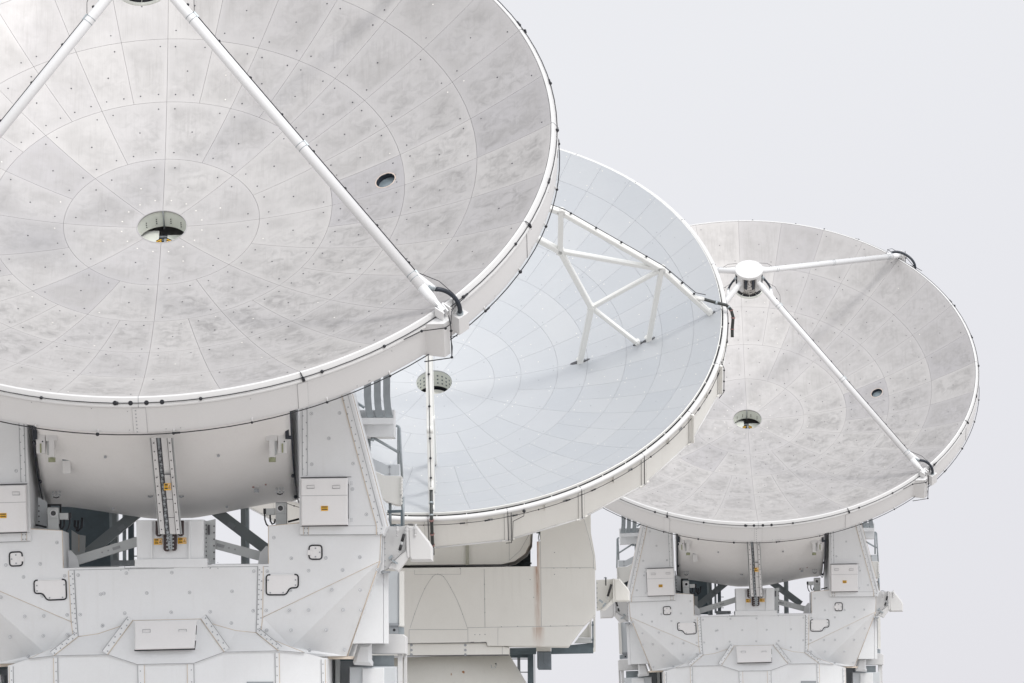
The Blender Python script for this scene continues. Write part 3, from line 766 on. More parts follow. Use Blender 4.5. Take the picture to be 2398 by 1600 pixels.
    sticker(ped, a3(1213, 1203, -1.905), .128, .092); sticker(ped, a3(1397, 1196, -1.905), .13, .092)
    mb = MB()   # bolted side plate to the right of the pedestal
    mb.prism([a3(1566, 1050, -1.4), a3(1650, 1030, -1.4), a3(1648, 1372, -1.4), a3(1566, 1372, -1.4)], .05, 0)
    bolt_line(mb, a3(1578, 1060, -1.4), a3(1578, 1360, -1.4), 9, .013, 1, .002); bolt_line(mb, a3(1640, 1060, -1.4), a3(1640, 1360, -1.4), 6, .013, 1, .002)
    mb.prism([a3(1592, 1075, -1.44), a3(1607, 1075, -1.44), a3(1607, 1150, -1.44), a3(1592, 1150, -1.44)], .04, 1)
    mb.build('side_plate', ['beamgrey', 'shadowline'], root)

    # --------------------------------------------- yoke (fork base) with facets
    mb = MB(); Yf = -1.9
    Rt = {'t0': a4(1300, 490, Yf), 'K1': a6(510, 470, Yf), 'K2': a6(508, 125, Yf), 'K3': a6(800, 96, Yf), 'K4': a6(1545, 96, Yf), 'P2': a6(1532, 448, Yf),
          'P1': a6(455, 965, Yf), 'S': a6(436, 1125, Yf), 'N1': a6(396, 1104, Yf), 'N2': a6(211, 1085, Yf), 'N3': a6(-68, 1005, Yf), 'N4': a6(-112, 978, Yf),
          'P3': a6(720, 1237, -1.76), 'P4': a6(1230, 1318, -1.20), 'P5': a6(838, 1287, -1.66), 'P6': a6(835, 1325, -1.64),
          'M1': a6(602, 1270, -2.18), 'M0': a6(842, 1287, -2.10), 'M2': a6(105, 1282, -2.24), 'M3': a4(1785, 1384, -2.34)}
    Lf = {k: Vector((-v.x, v.y, v.z)) for k, v in Rt.items()}
    R_, L_ = Rt, Lf
    cpoly = [R_['K1'], R_['K2'], R_['K3'], R_['K4'], R_['P2'], R_['P1'], R_['S'], R_['N1'], R_['N2'], R_['N3'], R_['N4']]
    lpoly = [Vector((-p.x, p.y, p.z)) for p in cpoly]
    # planar front split into convex pieces: right block, left block, centre slab
    R1, L1 = R_, L_
    mb.face([R_['P1'], R_['P2'], R_['K4'], R_['K3'], R_['K2'], R_['K1']]); mb.face([L_['P1'], L_['P2'], L_['K4'], L_['K3'], L_['K2'], L_['K1']][::-1])
    mb.face([L_['P1'], R_['P1'], R_['K1'], L_['K1']])
    mb.face([L_['S'], L_['N1'], R_['N1'], R_['S'], R_['P1'], L_['P1']])
    mb.face([L_['N1'], L_['N2'], R_['N2'], R_['N1']]); mb.face([L_['N2'], L_['N3'], R_['N3'], R_['N2']]); mb.face([L_['N3'], L_['N4'], R_['N4'], R_['N3']])
    for S_, sg in ((R_, 1), (L_, -1)):
        fl = (lambda q: q if sg > 0 else q[::-1])
        mb.face(fl([S_['P1'], S_['P3'], S_['P2']])); mb.face(fl([S_['P1'], S_['S'], S_['P3']]))
        mb.face(fl([S_['P2'], S_['P3'], S_['P4']])); mb.face(fl([S_['P3'], S_['P5'], S_['P6'], S_['P4']]))
        # sides going back
        for a, b in (('K1', 'K2'), ('K2', 'K3'), ('K3', 'K4'), ('K4', 'P2'), ('P2', 'P4'), ('P4', 'P6')):
            A_, B_ = S_[a].copy(), S_[b].copy(); yb = -0.75 if a in ('K1', 'K2', 'K3') else 1.3
            mb.face(fl([A_, Vector((A_.x, yb, A_.z)), Vector((B_.x, yb, B_.z)), B_]))
        mb.face(fl([S_['K1'], S_['K2'], S_['K3'], S_['K4']])[::-1]) if False else None
        # apron below
        mb.face(fl([S_['S'], S_['N1'], S_['M1'], S_['M0']])); mb.face(fl([S_['N1'], S_['N2'], S_['N3'], S_['M2'], S_['M1']]))
        mb.face(fl([S_['N3'], S_['N4'], S_['M2']]))
        # lips (small vertical edge, then back)
        for a, b in (('M0', 'M1'), ('M1', 'M2'), ('M2', 'M3')):
            A_, B_ = S_[a], S_[b]; d_ = Vector((0, 0, -.012)); k_ = Vector((0, .9, -.012))
            mb.face(fl([A_, B_, B_ + d_, A_ + d_])[::-1]); mb.face(fl([A_ + d_, B_ + d_, B_ + k_, A_ + k_])[::-1])
    mb.face([L_['N4'], L_['M2'], L_['M3'], R_['M3'], R_['M2'], R_['N4']])
    d_ = Vector((0, 0, -.012)); k_ = Vector((0, .9, -.012))
    mb.face([L_['M3'], L_['M3'] + d_, R_['M3'] + d_, R_['M3']]); mb.face([L_['M3'] + d_, L_['M3'] + k_, R_['M3'] + k_, R_['M3'] + d_])
    # deck between the blocks
    mb.face([L_['K1'], R_['K1'], Vector((R_['K1'].x, 1.2, R_['K1'].z)), Vector((L_['K1'].x, 1.2, L_['K1'].z))])
    # studs
    st = []
    for p in ((376, 540), (500, 540), (878, 535), (1190, 530), (1508, 525), (176, 725), (370, 903), (490, 900), (170, 1015), (495, 1082), (560, 232), (720, 422), (1036, 418), (1348, 412), (712, 716)):
        q = a6(*p, Yf); st += [q, Vector((-q.x, q.y, q.z))]
    for p in ((1165, 558), (1582, 553), (958, 744), (1352, 740), (1745, 735), (1150, 925), (1576, 917), (1935, 912), (948, 1037)): st.append(a4(*p, Yf))
    studs(mb, [p + Vector((0, -.001, 0)) for p in st], 1, 2)
    st = []
    for p in ((702, 900), (878, 897), (1090, 710), (1352, 712)): q = a6(*p, -1.93); st += [q, Vector((-q.x, q.y, q.z))]
    for p, Y in (((718, 1082), -1.88), ((1040, 1080), -1.70), ((1196, 897), -1.74), ((1357, 897), -1.66), ((885, 1265), -1.60), ((1208, 1262), -1.33)):
        q = a6(*p, Y); st += [q, Vector((-q.x, q.y, q.z))]
    studs(mb, st, 1, 2)
    yoke = mb.build('yoke_body', ['white', 'boltpad', 'bolt'], root)
    # seam strips, sealant lines
    mb = MB()
    for mir in (0, 1):
        k = MB()
        k.strip([a6(438, 495, Yf), a6(430, 950, Yf), a6(418, 1100, Yf)], .072, 0, .008)
        k.strip([a6(412, 495, Yf), a6(403, 955, Yf), a6(396, 1104, Yf)], .012, 2, .010); k.strip([a6(463, 495, Yf), a6(456, 965, Yf), a6(438, 1125, Yf)], .012, 1, .010)
        bolt_line(k, a6(428, 505, Yf), a6(412, 1095, Yf), 13, .011, 3, .008); bolt_line(k, a6(450, 505, Yf), a6(440, 1095, Yf), 7, .011, 3, .008)
        k.tube([R_['P1'] + Vector((0, -.002, 0)), R_['P2'] + Vector((0, -.002, 0))], .006, 4, 1)
        k.tube([R_['P2'], R_['P4']], .011, 5, 1); k.tube([R_['K4'], R_['P2']], .007, 4, 1)
        k.tube([R_['S'], R_['M0']], .007, 4, 1); k.tube([R_['N1'], R_['N2'], R_['N3'], R_['N4']], .007, 4, 1)
        k.tube([R_['K1'], R_['K2'], R_['K3'], R_['K4']], .008, 4, 1)
        for a, b, w in (('N1', 'M1', .05), ('N4', 'M2', .06)):
            A_, B_ = R_[a], R_[b]; tt = (B_ - A_).normalized(); sd = tt.cross(Vector((0, -1, 0))).normalized() * w
            nn = Vector((0, -.008, .003))
            q = [A_ + nn, A_ + sd * 1.6 + nn, B_ + sd * 1.6 + nn, B_ + nn]
            q = [A_ + nn, A_ - sd * 1.6 + nn, B_ - sd * 1.6 + nn, B_ + nn] if (A_ - sd).x > A_.x else q
            k.face(q if (q[1] - q[0]).cross(q[2] - q[0]).y < 0 else q[::-1], 0)
            k.tube([q[0], q[3]], .008, 4, 1); k.tube([q[1], q[2]], .005, 4, 2)
            for i in range(8): k.disc(q[0].lerp(q[3], (i + .5) / 8).lerp(q[1].lerp(q[2], (i + .5) / 8), .3 if i % 2 else .7), (0, -1, .3), .012, 6, 3, .006)
        k.tube([R_['M0'], R_['M1'], R_['M2'], R_['M3']], .006, 4, 2)
        mb.add(k.mirrored() if mir else k)
    mb.tube([L_['M3'], R_['M3']], .006, 4, 2); mb.tube([L_['N4'], R_['N4']], .006, 4, 1)
    for y in (475, 500): mb.strip([a6(-80, y + 2, Yf), a6(512, y - 3, Yf)], .008, 2, .003)
    mb.strip([a4(640, 505, Yf), a4(1150, 492, Yf), a4(1150, 515, Yf), a4(1900, 490, Yf)], .008, 2, .004)
    mb.strip([a4(640, 530, Yf), a4(1150, 520, Yf), a4(1600, 512, Yf)], .007, 2, .004)
    for p in ((1150, 500), (1240, 480), (1900, 478), (1968, 485)):
        q = a4(*p, Yf - .004); 
        for dx, dz in ((-.06, -.05), (.06, -.05), (.06, .04), (-.06, .04)): mb.disc(q + Vector((dx, 0, dz)), (0, -1, 0), .008, 5, 3, .004)
    mb.build('seam_strip', ['white', 'beige', 'line', 'bolt'], yoke)

    # bonnet box
    mb = MB()
    fr = [a4(1245, 1000, -2.06), a4(1810, 990, -2.06), a4(1790, 1248, -2.38), a4(1243, 1262, -2.38)]
    mb.prism(fr, .35, 0, .014)
    bx = mb.build('bonnet_box', ['hatchwhite'], root)
    mb = MB(); mb.tube([a4(1240, 1266, -2.35), a4(1795, 1253, -2.35), a4(1798, 1180, -2.26)], .014, 6, 0); mb.tube([a4(1802, 1120, -2.18), a4(1808, 1040, -2.08)], .010, 6)
    mb.build('gasket', 'black', bx)
    for x in (1350, 1682):
        mb = MB(); hc = a4(x, 1088, -2.185)
        mb.tube([hc + Vector((-.057, .0, .022)), hc + Vector((-.057, -.02, .022)), hc + Vector((.057, -.02, .024)), hc + Vector((.057, 0, .024)), hc + Vector((.057, -.0, -.026)), hc + Vector((-.057, 0, -.026)), hc + Vector((-.057, 0, .022))], .004, 5)
        mb.build('handle', 'line', bx)

    # lower base panels
    mb = MB(); I = .03
    pr = [Vector((R_['M3'].x - .02, R_['M3'].y + I)), Vector((R_['M2'].x - .02, R_['M2'].y + I)), Vector((R_['M1'].x, R_['M1'].y + I)), Vector((a6(838, 1300, -2.08).x, -2.06)), Vector((a6(1045, 1400, -2.0).x, -2.0))]
    pl = [Vector((-p.x, p.y)) for p in pr[::-1]]
    path2 = pl + pr
    ztop = [a6(1045, 1340, -2).z] * 1 + [a6(838, 1285, -2.1).z] + [R_['M1'].z, R_['M2'].z, R_['M3'].z]
    zt = ztop + ztop[::-1]
    for i in range(len(path2) - 1):
        A_, B_ = path2[i], path2[i + 1]
        mb.face([(A_.x, A_.y, .25), (B_.x, B_.y, .25), (B_.x, B_.y, zt[i + 1] - .005), (A_.x, A_.y, zt[i] - .005)])
    for S_ in (-1, 1):
        x = S_ * pr[-1].x; q = [(x, -2.0, .25), (x, 1.9, .25), (x, 1.9, ztop[0]), (x, -2.0, ztop[0])]; mb.face(q if S_ > 0 else q[::-1])
        # top closing faces
    base = mb.build('base_cladding', ['white'], root)
    mb = MB()
    for mir in (0, 1):
        k = MB()
        for x, y0, Y in ((590, 1290, -2.155), (1012, 1350, -2.01)):
            p = a6(x, y0, Y)
            k.box((p.x, p.y - .006, (p.z + .25) / 2), (.028, .006, (p.z - .25) / 2), 0)
            for dx, mt in ((-.03, 1), (.03, 2)): k.box((p.x + dx, p.y - .008, (p.z + .25) / 2), (.005, .006, (p.z - .25) / 2), mt)
            z = p.z - .07
            while z > .8: k.disc((p.x - .005, p.y - .013, z), (0, -1, 0), .010, 6, 3, .004); z -= .135
        p = Vector((pr[0].x - .03, pr[0].y, R_['M3'].z))
        k.box((p.x, p.y - .006, (p.z + .25) / 2), (.045, .006, (p.z - .27) / 2), 0)
        k.box((p.x - .05, p.y - .007, (p.z + .25) / 2), (.005, .006, (p.z - .27) / 2), 2); k.box((p.x + .047, p.y - .007, (p.z + .25) / 2), (.005, .006, (p.z - .27) / 2), 1)
        z = p.z - .1
        while z > .8: k.disc((p.x + .01, p.y - .013, z), (0, -1, 0), .010, 6, 3, .004); z -= .18
        mb.add(k.mirrored() if mir else k)
    mb.build('seam_strip', ['white', 'line', 'beige', 'bolt'], base)
    mb = MB(); c = a4(2340, 1580, -2.2); mb.prism([a4(2270, 1553, -2.2), a6(555, 1553, -2.2), a6(555, 1700, -2.2), a4(2270, 1700, -2.2)], .04, 0)
    mb.build('vent', 'mid', base)

    mb = MB(); n = 8
    for z0, z1, rr in ((-.3, .25, 3.6),):
        lo = [Vector((rr * math.cos(PI / 8 + k * PI / 4), rr * math.sin(PI / 8 + k * PI / 4), z0)) for k in range(n)]; hi = [v + Vector((0, 0, z1 - z0)) for v in lo]
        mb.face(hi)
        for k in range(n): mb.face([lo[k], lo[(k + 1) % n], hi[(k + 1) % n], hi[k]])
    mb.build('concrete_pad', [plain('concrete', (.40, .39, .37), .9)], root)
    # access hatches
    def rounded(pts, r=.03, n=4):
        out = []
        for i in range(len(pts)):
            a, b, c = pts[i - 1], pts[i], pts[(i + 1) % len(pts)]
            p0 = b + (a - b).normalized() * r; p1 = b + (c - b).normalized() * r
            for k in range(n + 1):
                s = k / n; out.append(p0 * (1 - s) ** 2 + b * 2 * s * (1 - s) + p1 * s * s)
        return out
    def hatch(kind):
        if kind == 'small': pts = [a6(883, 303, -1.91), a6(1000, 303, -1.91), a6(1000, 430, -1.91), a6(883, 430, -1.91)]; r = .05
        else: pts = [a6(490, 573, -1.91), a6(783, 570, -1.91), a6(783, 692, -1.91), a6(705, 692, -1.91), a6(672, 757, -1.91), a6(490, 757, -1.91)]; r = .05
        return rounded(pts, r)
    for kind in ('small', 'ell'):
        def fplate():
            mb = MB(); mb.prism(hatch(kind), .008, 0)
            sc = ((941, 330), (980, 367), (941, 407)) if kind == 'small' else ((507, 623), (758, 620), (758, 668), (526, 738), (645, 737))
            for p in sc: mb.disc(a6(*p, -1.912), (0, -1, 0), .013, 6, 1, .008)
            if kind == 'small': mb.prism([a6(868, 346, -1.925), a6(905, 346, -1.925), a6(905, 392, -1.925), a6(868, 392, -1.925)], .02, 0, .003)
            else: mb.prism([a6(528, 566, -1.925), a6(745, 563, -1.925), a6(745, 573, -1.925), a6(528, 576, -1.925)], .02, 2, .002)
            return mb
        def fgask():
            h = hatch(kind); mb = MB()
            if kind == 'small': h2 = h[-2:] + h[:-2]; pts = [p for p in h]; mb.tube(pts, .0115, 6, 0, closed=True)
            else:
                pts = [a6(528, 572, -1.912)] + [p for p in h[3:][::-1]][0:0]
                seq = h[::-1]   # go round leaving the hinge side open
                mb.tube(h[5:] + h[0:2] + [] , .0115, 6, 0) if False else None
                n5 = len(h); mb.tube([a6(748, 572, -1.912)] + h[5:] + h[:5] + [a6(528, 574, -1.912)], .0115, 6, 0)
            return mb
        mirror_pair(fplate, 'access_hatch', ['hatchwhite', 'bolt', 'white'], root, [(fgask, 'gasket', 'black')])

    # --------------------------------------------- fork arms
    def arm():
        mb = MB(); Y = -1.95
        fr = [a5(597, 1582, Y), a5(597, -250, Y), a5(905, -330, Y), a5(1078, 285, Y), a5(1395, 1500, Y), a5(1370, 1578, Y)]
        mb.prism(fr, 2.9, 0, .012)
        studs(mb, [a5(*p, Y) + Vector((0, -.001, 0)) for p in ((708, 465), (966, 460), (868, 693), (711, 930), (1090, 924), (1085, 1158), (1212, 1390))], 1, 2)
        return mb
    def armstrip():
        mb = MB(); Y = -1.95
        mb.strip([a5(645, -100, Y), a5(648, 1035, Y)], .072, 0, .009); mb.strip([a5(667, -100, Y), a5(670, 1038, Y)], .008, 1, .011); mb.strip([a5(622, -100, Y), a5(626, 1038, Y)], .008, 1, .011)
        for i in range(17): mb.disc(a5(628 + (34 if i % 2 == 0 else 2), 60 + i * 61, Y - .009), (0, -1, 0), .010, 6, 3, .006)
        mb.strip([a5(1018, 285, Y), a5(1345, 1570, Y)], .085, 0, .009); mb.strip([a5(985, 300, Y), a5(1306, 1500, Y), a5(1306, 1578, Y)], .013, 2, .011)
        mb.strip([a5(1040, 285, Y), a5(1360, 1500, Y)], .006, 1, .012)
        for i in range(20): mb.disc(a5(1010 + i * 17 + (18 if i % 2 else -4), 345 + i * 62, Y - .009), (0, -1, 0), .011, 6, 3, .006)
        mb.strip([a5(1085, 285, Y), a5(1408, 1500, Y)], .010, 2, .004)
        mb.strip([a5(604, 1043, Y), a5(1075, 1035, Y)], .024, 0, .018); mb.strip([a5(604, 1052, Y), a5(1075, 1047, Y)], .006, 1, .012)
        mb.strip([a5(604, 1500, Y), a5(1300, 1494, Y)], .005, 1, .003); mb.strip([a6(804, 209, Y), a6(1560, 203, Y)], .010, 1, .004)
        for x in (832, 878, 1503, 1545): mb.strip([a6(x, 128, Y), a6(x, 205, Y)], .008, 2, .006)
        for x in (840, 868, 1512, 1536):
            for y in (148, 190): mb.disc(a6(x, y, Y - .003), (0, -1, 0), .011, 6, 3, .006)
        return mb
    def hinge():
        mb = MB()
        for y in (1105, 1440):
            q = a5(1062, y, -1.955); mb.box(q, (.018, .008, .028), 0)
            for dx in (0, .02):
                for dz in (-.02, .0, .02): mb.disc(q + Vector((.012 + dx, -.008, dz)), (0, -1, 0), .006, 5, 1, .003)
        return mb
    arms = mirror_pair(arm, 'fork_arm', ['white', 'boltpad', 'bolt'], root, [(armstrip, 'seam_strip', ['white', 'line', 'beige', 'bolt']), (hinge, 'hinge', ['white', 'bolt'])])
    def cab():
        mb = MB(); Y = -2.16
        mb.prism([a5(612, 1062, Y), a5(1040, 1056, Y), a5(1042, 1486, Y), a5(616, 1492, Y)], .2, 0, .014); return mb
    def cabcrease():
        mb = MB(); Y = -2.161; mb.strip([a5(616, 1220, Y), a5(1040, 1214, Y)], .006, 0, .001)
        mb.tube([a5(1045, 1110, -2.0), a5(1046, 1430, -2.0)], .008, 5, 1); mb.tube([a5(618, 1497, -2.1), a5(1045, 1492, -2.1)], .011, 5, 1); mb.tube([a5(612, 1055, -2.0), a5(1036, 1050, -2.0)], .008, 5, 1); return mb
    def handles():
        out = []
        for x in (702, 937):
            mb = MB(); h = a5(x, 1138, -2.165)
            mb.tube([h + Vector((-.056, 0, -.024)), h + Vector((-.056, -.02, .022)), h + Vector((.056, -.02, .024)), h + Vector((.056, 0, -.022)), h + Vector((-.056, 0, -.024))], .004, 5); out.append(mb)
        return out
    cabs = mirror_pair(cab, 'equipment_cabinet', ['hatchwhite'], root, [(cabcrease, 'door_seal', ['line', 'shadowline']), (handles, 'handle', 'line')])
    for s_, o in ((1, cabs[0]), (-1, cabs[1])):
        c = a5(829, 1335, -2.162); c.x *= s_; sticker(o, c, .107, .075, tri=False)

    # --------------------------------------------- behind-the-arm cable chains, platform, ladder
    def duct():
        mb = MB(); Y = .9
        mb.prism([a5(1120, 432, Y), a5(1465, 430, Y), a5(1463, 680, Y), a5(1120, 680, Y)], .7, 0, .012)
        mb.prism([a5(1120, 505, Y - .25), a5(1448, 505, Y - .25), a5(1448, 560, Y - .25), a5(1120, 562, Y - .25)], .26, 0); return mb
    mirror_pair(duct, 'duct_box', ['white'], root)
    def chains():
        out = []
        for x0, x1, b0, b1 in ((1181, 1247, 1208, 1268), (1273, 1335, 1292, 1358), (1358, 1422, 1380, 1448)):
            mb = MB(); Y = .70
            ys = [-60, 60, 180, 300, 390, 450, 500]
            for i, (ya, yb) in enumerate(zip(ys[:-1], ys[1:])):
                f = lambda y: 0 if y < 300 else ((y - 300) / 200) ** 1.6
                xa0, xa1 = x0 + (b0 - x0) * f(ya), x1 + (b1 - x1) * f(ya); xb0, xb1 = x0 + (b0 - x0) * f(yb), x1 + (b1 - x1) * f(yb)
                mb.prism([a5(xa0, ya, Y), a5(xa1, ya, Y), a5(xb1, yb, Y), a5(xb0, yb, Y)], .10, 0)
                n = max(3, int((yb - ya) / 9))
                for j in range(n):
                    y = ya + (yb - ya) * j / n; fy = f(y); l_, r_ = x0 + (b0 - x0) * fy, x1 + (b1 - x1) * fy
                    mb.strip([a5(l_ + 2, y, Y), a5(r_ - 2, y, Y)], .006, 1, .004)
            mb.prism([a5(b0 + 2, 478, Y - .01), a5(b1, 478, Y - .01), a5(b1, 503, Y - .01), a5(b0 + 2, 503, Y - .01)], .1, 0); out.append(mb)
        return out
    for f in (0, 1):
        for mb in chains(): (mb.mirrored() if f else mb).build('cable_chain', ['galv', 'mid'], root)
    def rails():
        mb = MB(); Y = 1.1
        mb.tube([a5(1476, 576, Y), a5(1500, 586, Y), a5(1508, 600, Y), a5(1520, 840, Y), a5(1532, 1060, Y)], .020, 8)
        mb.tube([a5(1498, 590, Y + .3), a5(1498, 930, Y + .3)], .022, 8)
        mb.tube([a5(1250, 692, Y), a5(1290, 700, Y), a5(1505, 825, Y)], .022, 8); mb.tube([a5(1090, 350, Y), a5(1186, 412, Y)], .022, 8)
        mb.tube([a5(1225, 690, Y + .4), a5(1225, 960, Y + .4)], .03, 8); mb.tube([a5(1242, 698, Y - .1), a5(1275, 706, Y - .1)], .028, 8)
        mb.tube([a5(1421, 1285, Y), a5(1421, 1500, Y)], .024, 8); mb.tube([a5(1537, 1230, Y), a5(1540, 1500, Y)], .026, 8)
        return mb
    mirror_pair(rails, 'handrail', ['galv'], root)
    def toe():
        mb = MB(); Y = .95
        mb.prism([a5(1255, 872, Y), a5(1385, 935, Y), a5(1507, 933, Y), a5(1507, 1033, Y), a5(1385, 1033, Y), a5(1250, 975, Y)], .03, 0)
        for p in ((1417, 957), (1417, 1022)): mb.disc(a5(*p, Y), (0, -1, 0), .02, 7, 1, .012)
        mb.strip([a5(1417, 940, Y), a5(1417, 1030, Y)], .008, 1, .003); return mb
    mirror_pair(toe, 'kick_plate', [M.setdefault('palegrey', paint('pale_grey_plate', (0.56, 0.59, 0.61), .4)), 'bolt'], root)
    def pbox():
        mb = MB(); Y = .92
        mb.prism([a5(1270, 985, Y), a5(1372, 1035, Y), a5(1525, 1037, Y), a5(1526, 1302, Y), a5(1470, 1300, Y), a5(1375, 1268, Y), a5(1300, 1200, Y)], .8, 0, .01)
        for i in range(9): mb.disc(a5(1529, 1055 + i * 29, Y - .01), (0, -1, 0), .018, 6, 0, .05)
        mb.prism([a5(1521, 1200, Y - .01), a5(1527, 1200, Y - .01), a5(1527, 1235, Y - .01), a5(1521, 1235, Y - .01)], .03, 1); return mb
    mirror_pair(pbox, 'platform_box', ['cream', 'black'], root)
    def lad():
        mb = MB(); Y = 1.05
        mb.prism([a5(1396, 1352, Y), a5(1530, 1348, Y), a5(1530, 1372, Y), a5(1396, 1378, Y)], .1, 0); mb.prism([a5(1517, 1372, Y), a5(1534, 1372, Y), a5(1534, 1560, Y), a5(1517, 1560, Y)], .08, 0)
        mb.prism([a5(1430, 1484, Y), a5(1532, 1482, Y), a5(1532, 1500, Y), a5(1430, 1500, Y)], .1, 0); return mb
    mirror_pair(lad, 'ladder', ['dark'], root)

    # --------------------------------------------- outrigger wing (folding platform)
    Yw = -1.0
    def wing():
        mb = MB()
        mb.prism([a6(1567, 132, Yw), a6(1770, 126, Yw), a6(1770, 350, Yw), a6(1660, 440, Yw), a6(1605, 520, Yw), a6(1567, 540, Yw)], .10, 0, .008)
        mb.prism([a6(1782, 126, Yw - .10), a6(1872, 126, Yw - .10), a6(1985, 268, Yw - .10), a6(2013, 320, Yw - .10), a6(2013, 446, Yw - .10), a6(1815, 448, Yw - .10), a6(1794, 410, Yw - .10)], .55, 0, .03)
        mb.prism([a6(1770, 120, Yw - .14), a6(1790, 120, Yw - .14), a6(1800, 408, Yw - .14), a6(1782, 420, Yw - .14), a6(1774, 350, Yw - .14)], .2, 0, .006)
        mb.prism([a6(1774, 345, Yw - .12), a6(1800, 410, Yw - .12), a6(1700, 548, Yw - .12), a6(1655, 522, Yw - .12), a6(1610, 520, Yw - .12), a6(1610, 500, Yw - .12), a6(1665, 440, Yw - .12)], .28, 0, .015)
        return mb
    def spring():
        mb = MB(); Y = Yw - .30
        mb.tube([a6(1752, 200, Y), a6(1733, 268, Y)], .024, 8, 0); mb.tube([a6(1733, 268, Y), a6(1725, 300, Y)], .020, 8, 1); mb.tube([a6(1725, 300, Y), a6(1712, 350, Y)], .024, 8, 0)
        mb.tube([a6(1712, 350, Y), a6(1705, 372, Y)], .012, 6, 1); mb.tube([a6(1766, 175, Y), a6(1752, 200, Y)], .012, 6, 1); return mb
    def fittings():
        mb = MB()
        for x, y0, y1 in ((1690, 126, 210), (1858, 105, 210), (1778, 118, 190)):
            mb.tube([a6(x, y0, Yw - .12), a6(x - 3, y1, Yw - .12)], .016, 6, 0); mb.ball(a6(x, y0 + 40, Yw - .12), .03, 0); mb.ball(a6(x - 3, y1, Yw - .12), .022, 0)
        mb.box(a6(1628, 412, Yw - .02), (.035, .012, .018), 1, Matrix.Rotation(-.8, 3, 'Y')); mb.box(a6(1668, 455, Yw - .16), (.05, .01, .014), 1, Matrix.Rotation(.6, 3, 'Y'))
        mb.tube([a6(1630, 430, Yw - .05), a6(1660, 462, Yw - .14), a6(1690, 475, Yw - .14)], .006, 5, 1)
        mb.tube([a6(1660, 122, 0 + Yw), a6(1690, 112, Yw), a6(1720, 122, Yw)], .008, 5, 1)
        for i in range(7): mb.disc(a6(1577, 170 + i * 55, Yw - .001), (0, -1, 0), .009, 6, 1, .005)
        return mb
    def struts2():
        mb = MB(); mb.tube([a6(1570, 540, Yw), a6(1545, 560, Yw)], .03, 6, 0); mb.box(a6(1590, 548, Yw), (.06, .05, .015), 0); return mb
    mirror_pair(wing, 'folding_wing', ['rimwhite'], root, [(spring, 'gas_spring', ['rod', 'beamgrey']), (fittings, 'latch', ['rimwhite', 'galv']), (struts2, 'hinge', ['bolt'])])

    # --------------------------------------------- side cabinets below the wing
    def sidecab():
        mb = MB(); Y = -.9
        mb.prism([a6(1200, 560, Y), a6(1558, 560, Y), a6(1560, 1200, Y), a6(1200, 1204, Y)], 1.5, 0)
        mb.prism([a6(1562, 552, Y + .02), a6(1606, 552, Y + .02), a6(1608, 1206, Y + .02), a6(1564, 1206, Y + .02)], .12, 0, .006)
        return mb
    mirror_pair(sidecab, 'side_cabinet', ['white'], root)
    def back():
        mb = MB()
        Y = .9
        mb.prism([a6(1600, 540, Y), a6(1702, 540, Y), a6(1700, 1016, Y), a6(1600, 1016, Y)], .05, 0)
        mb.prism([a6(1702, 540, Y - .05), a6(1744, 540, Y - .05), a6(1746, 1042, Y - .05), a6(1702, 1042, Y - .05)], .15, 1)
        mb.prism([a6(1608, 1016, Y - .03), a6(1744, 1016, Y - .03), a6(1746, 1040, Y - .03), a6(1608, 1040, Y - .03)], .1, 2)
        mb.prism([a6(1608, 1040, Y), a6(1692, 1040, Y), a6(1692, 1116, Y), a6(1608, 1116, Y)], .1, 2); mb.disc(a6(1655, 1080, Y), (0, -1, 0), .022, 12, 3, .004)
        mb.prism([a6(1694, 1046, Y + .05), a6(1746, 1056, Y + .05), a6(1746, 1118, Y + .05), a6(1694, 1118, Y + .05)], .1, 4)
        return mb
    mirror_pair(back, 'rear_frame', [M['palegrey'], 'cream', 'mid', 'black', 'galv'], root)
    def skid():
        mb = MB(); Y = .35
        mb.prism([a6(1450, 1208, Y), a6(1608, 1120, Y), a6(1738, 1120, Y), a6(1767, 1140, Y), a6(1767, 1300, Y), a6(1450, 1298, Y)], .9, 0, .012)
        mb.prism([a6(1688, 1300, Y + .1), a6(1732, 1300, Y + .1), a6(1732, 1900, Y + .1), a6(1688, 1900, Y + .1)], .12, 0, .004)
        mb.prism([a6(1742, 1300, Y + .5), a6(1772, 1300, Y + .5), a6(1774, 1900, Y + .5), a6(1742, 1900, Y + .5)], .12, 0, .004)
        return mb
    mirror_pair(skid, 'stair_support', ['rimwhite'], root)
    def chute():
        mb = MB(); Y = -.5
        mb.prism([a6(1325, 1205, Y), a6(1450, 1205, Y), a6(1450, 1350, Y), a6(1462, 1372, Y), a6(1460, 1408, Y), a6(1290, 1398, Y), a6(1280, 1370, Y)], .35, 0, .05); return mb
    mirror_pair(chute, 'air_duct', ['white'], root)
    def lowcab():
        mb = MB(); Y = -.2
        mb.prism([a6(1244, 1418, Y), a6(1676, 1414, Y), a6(1676, 1900, Y), a6(1244, 1900, Y)], .9, 0, .012)
        mb.prism([a6(1365, 1430, Y - .05), a6(1566, 1426, Y - .05), a6(1566, 1900, Y - .05), a6(1365, 1900, Y - .05)], .05, 1, .01)
        mb.prism([a6(1455, 1312, Y + .8), a6(1655, 1312, Y + .8), a6(1655, 1416, Y + .8), a6(1455, 1416, Y + .8)], .05, 2)
        mb.strip([a6(1246, 1422, Y), a6(1246, 1700, Y)], .012, 3, .002)
        return mb
    mirror_pair(lowcab, 'lower_cabinet', [M['palegrey'], 'white', 'galv', 'shadowline'], root)
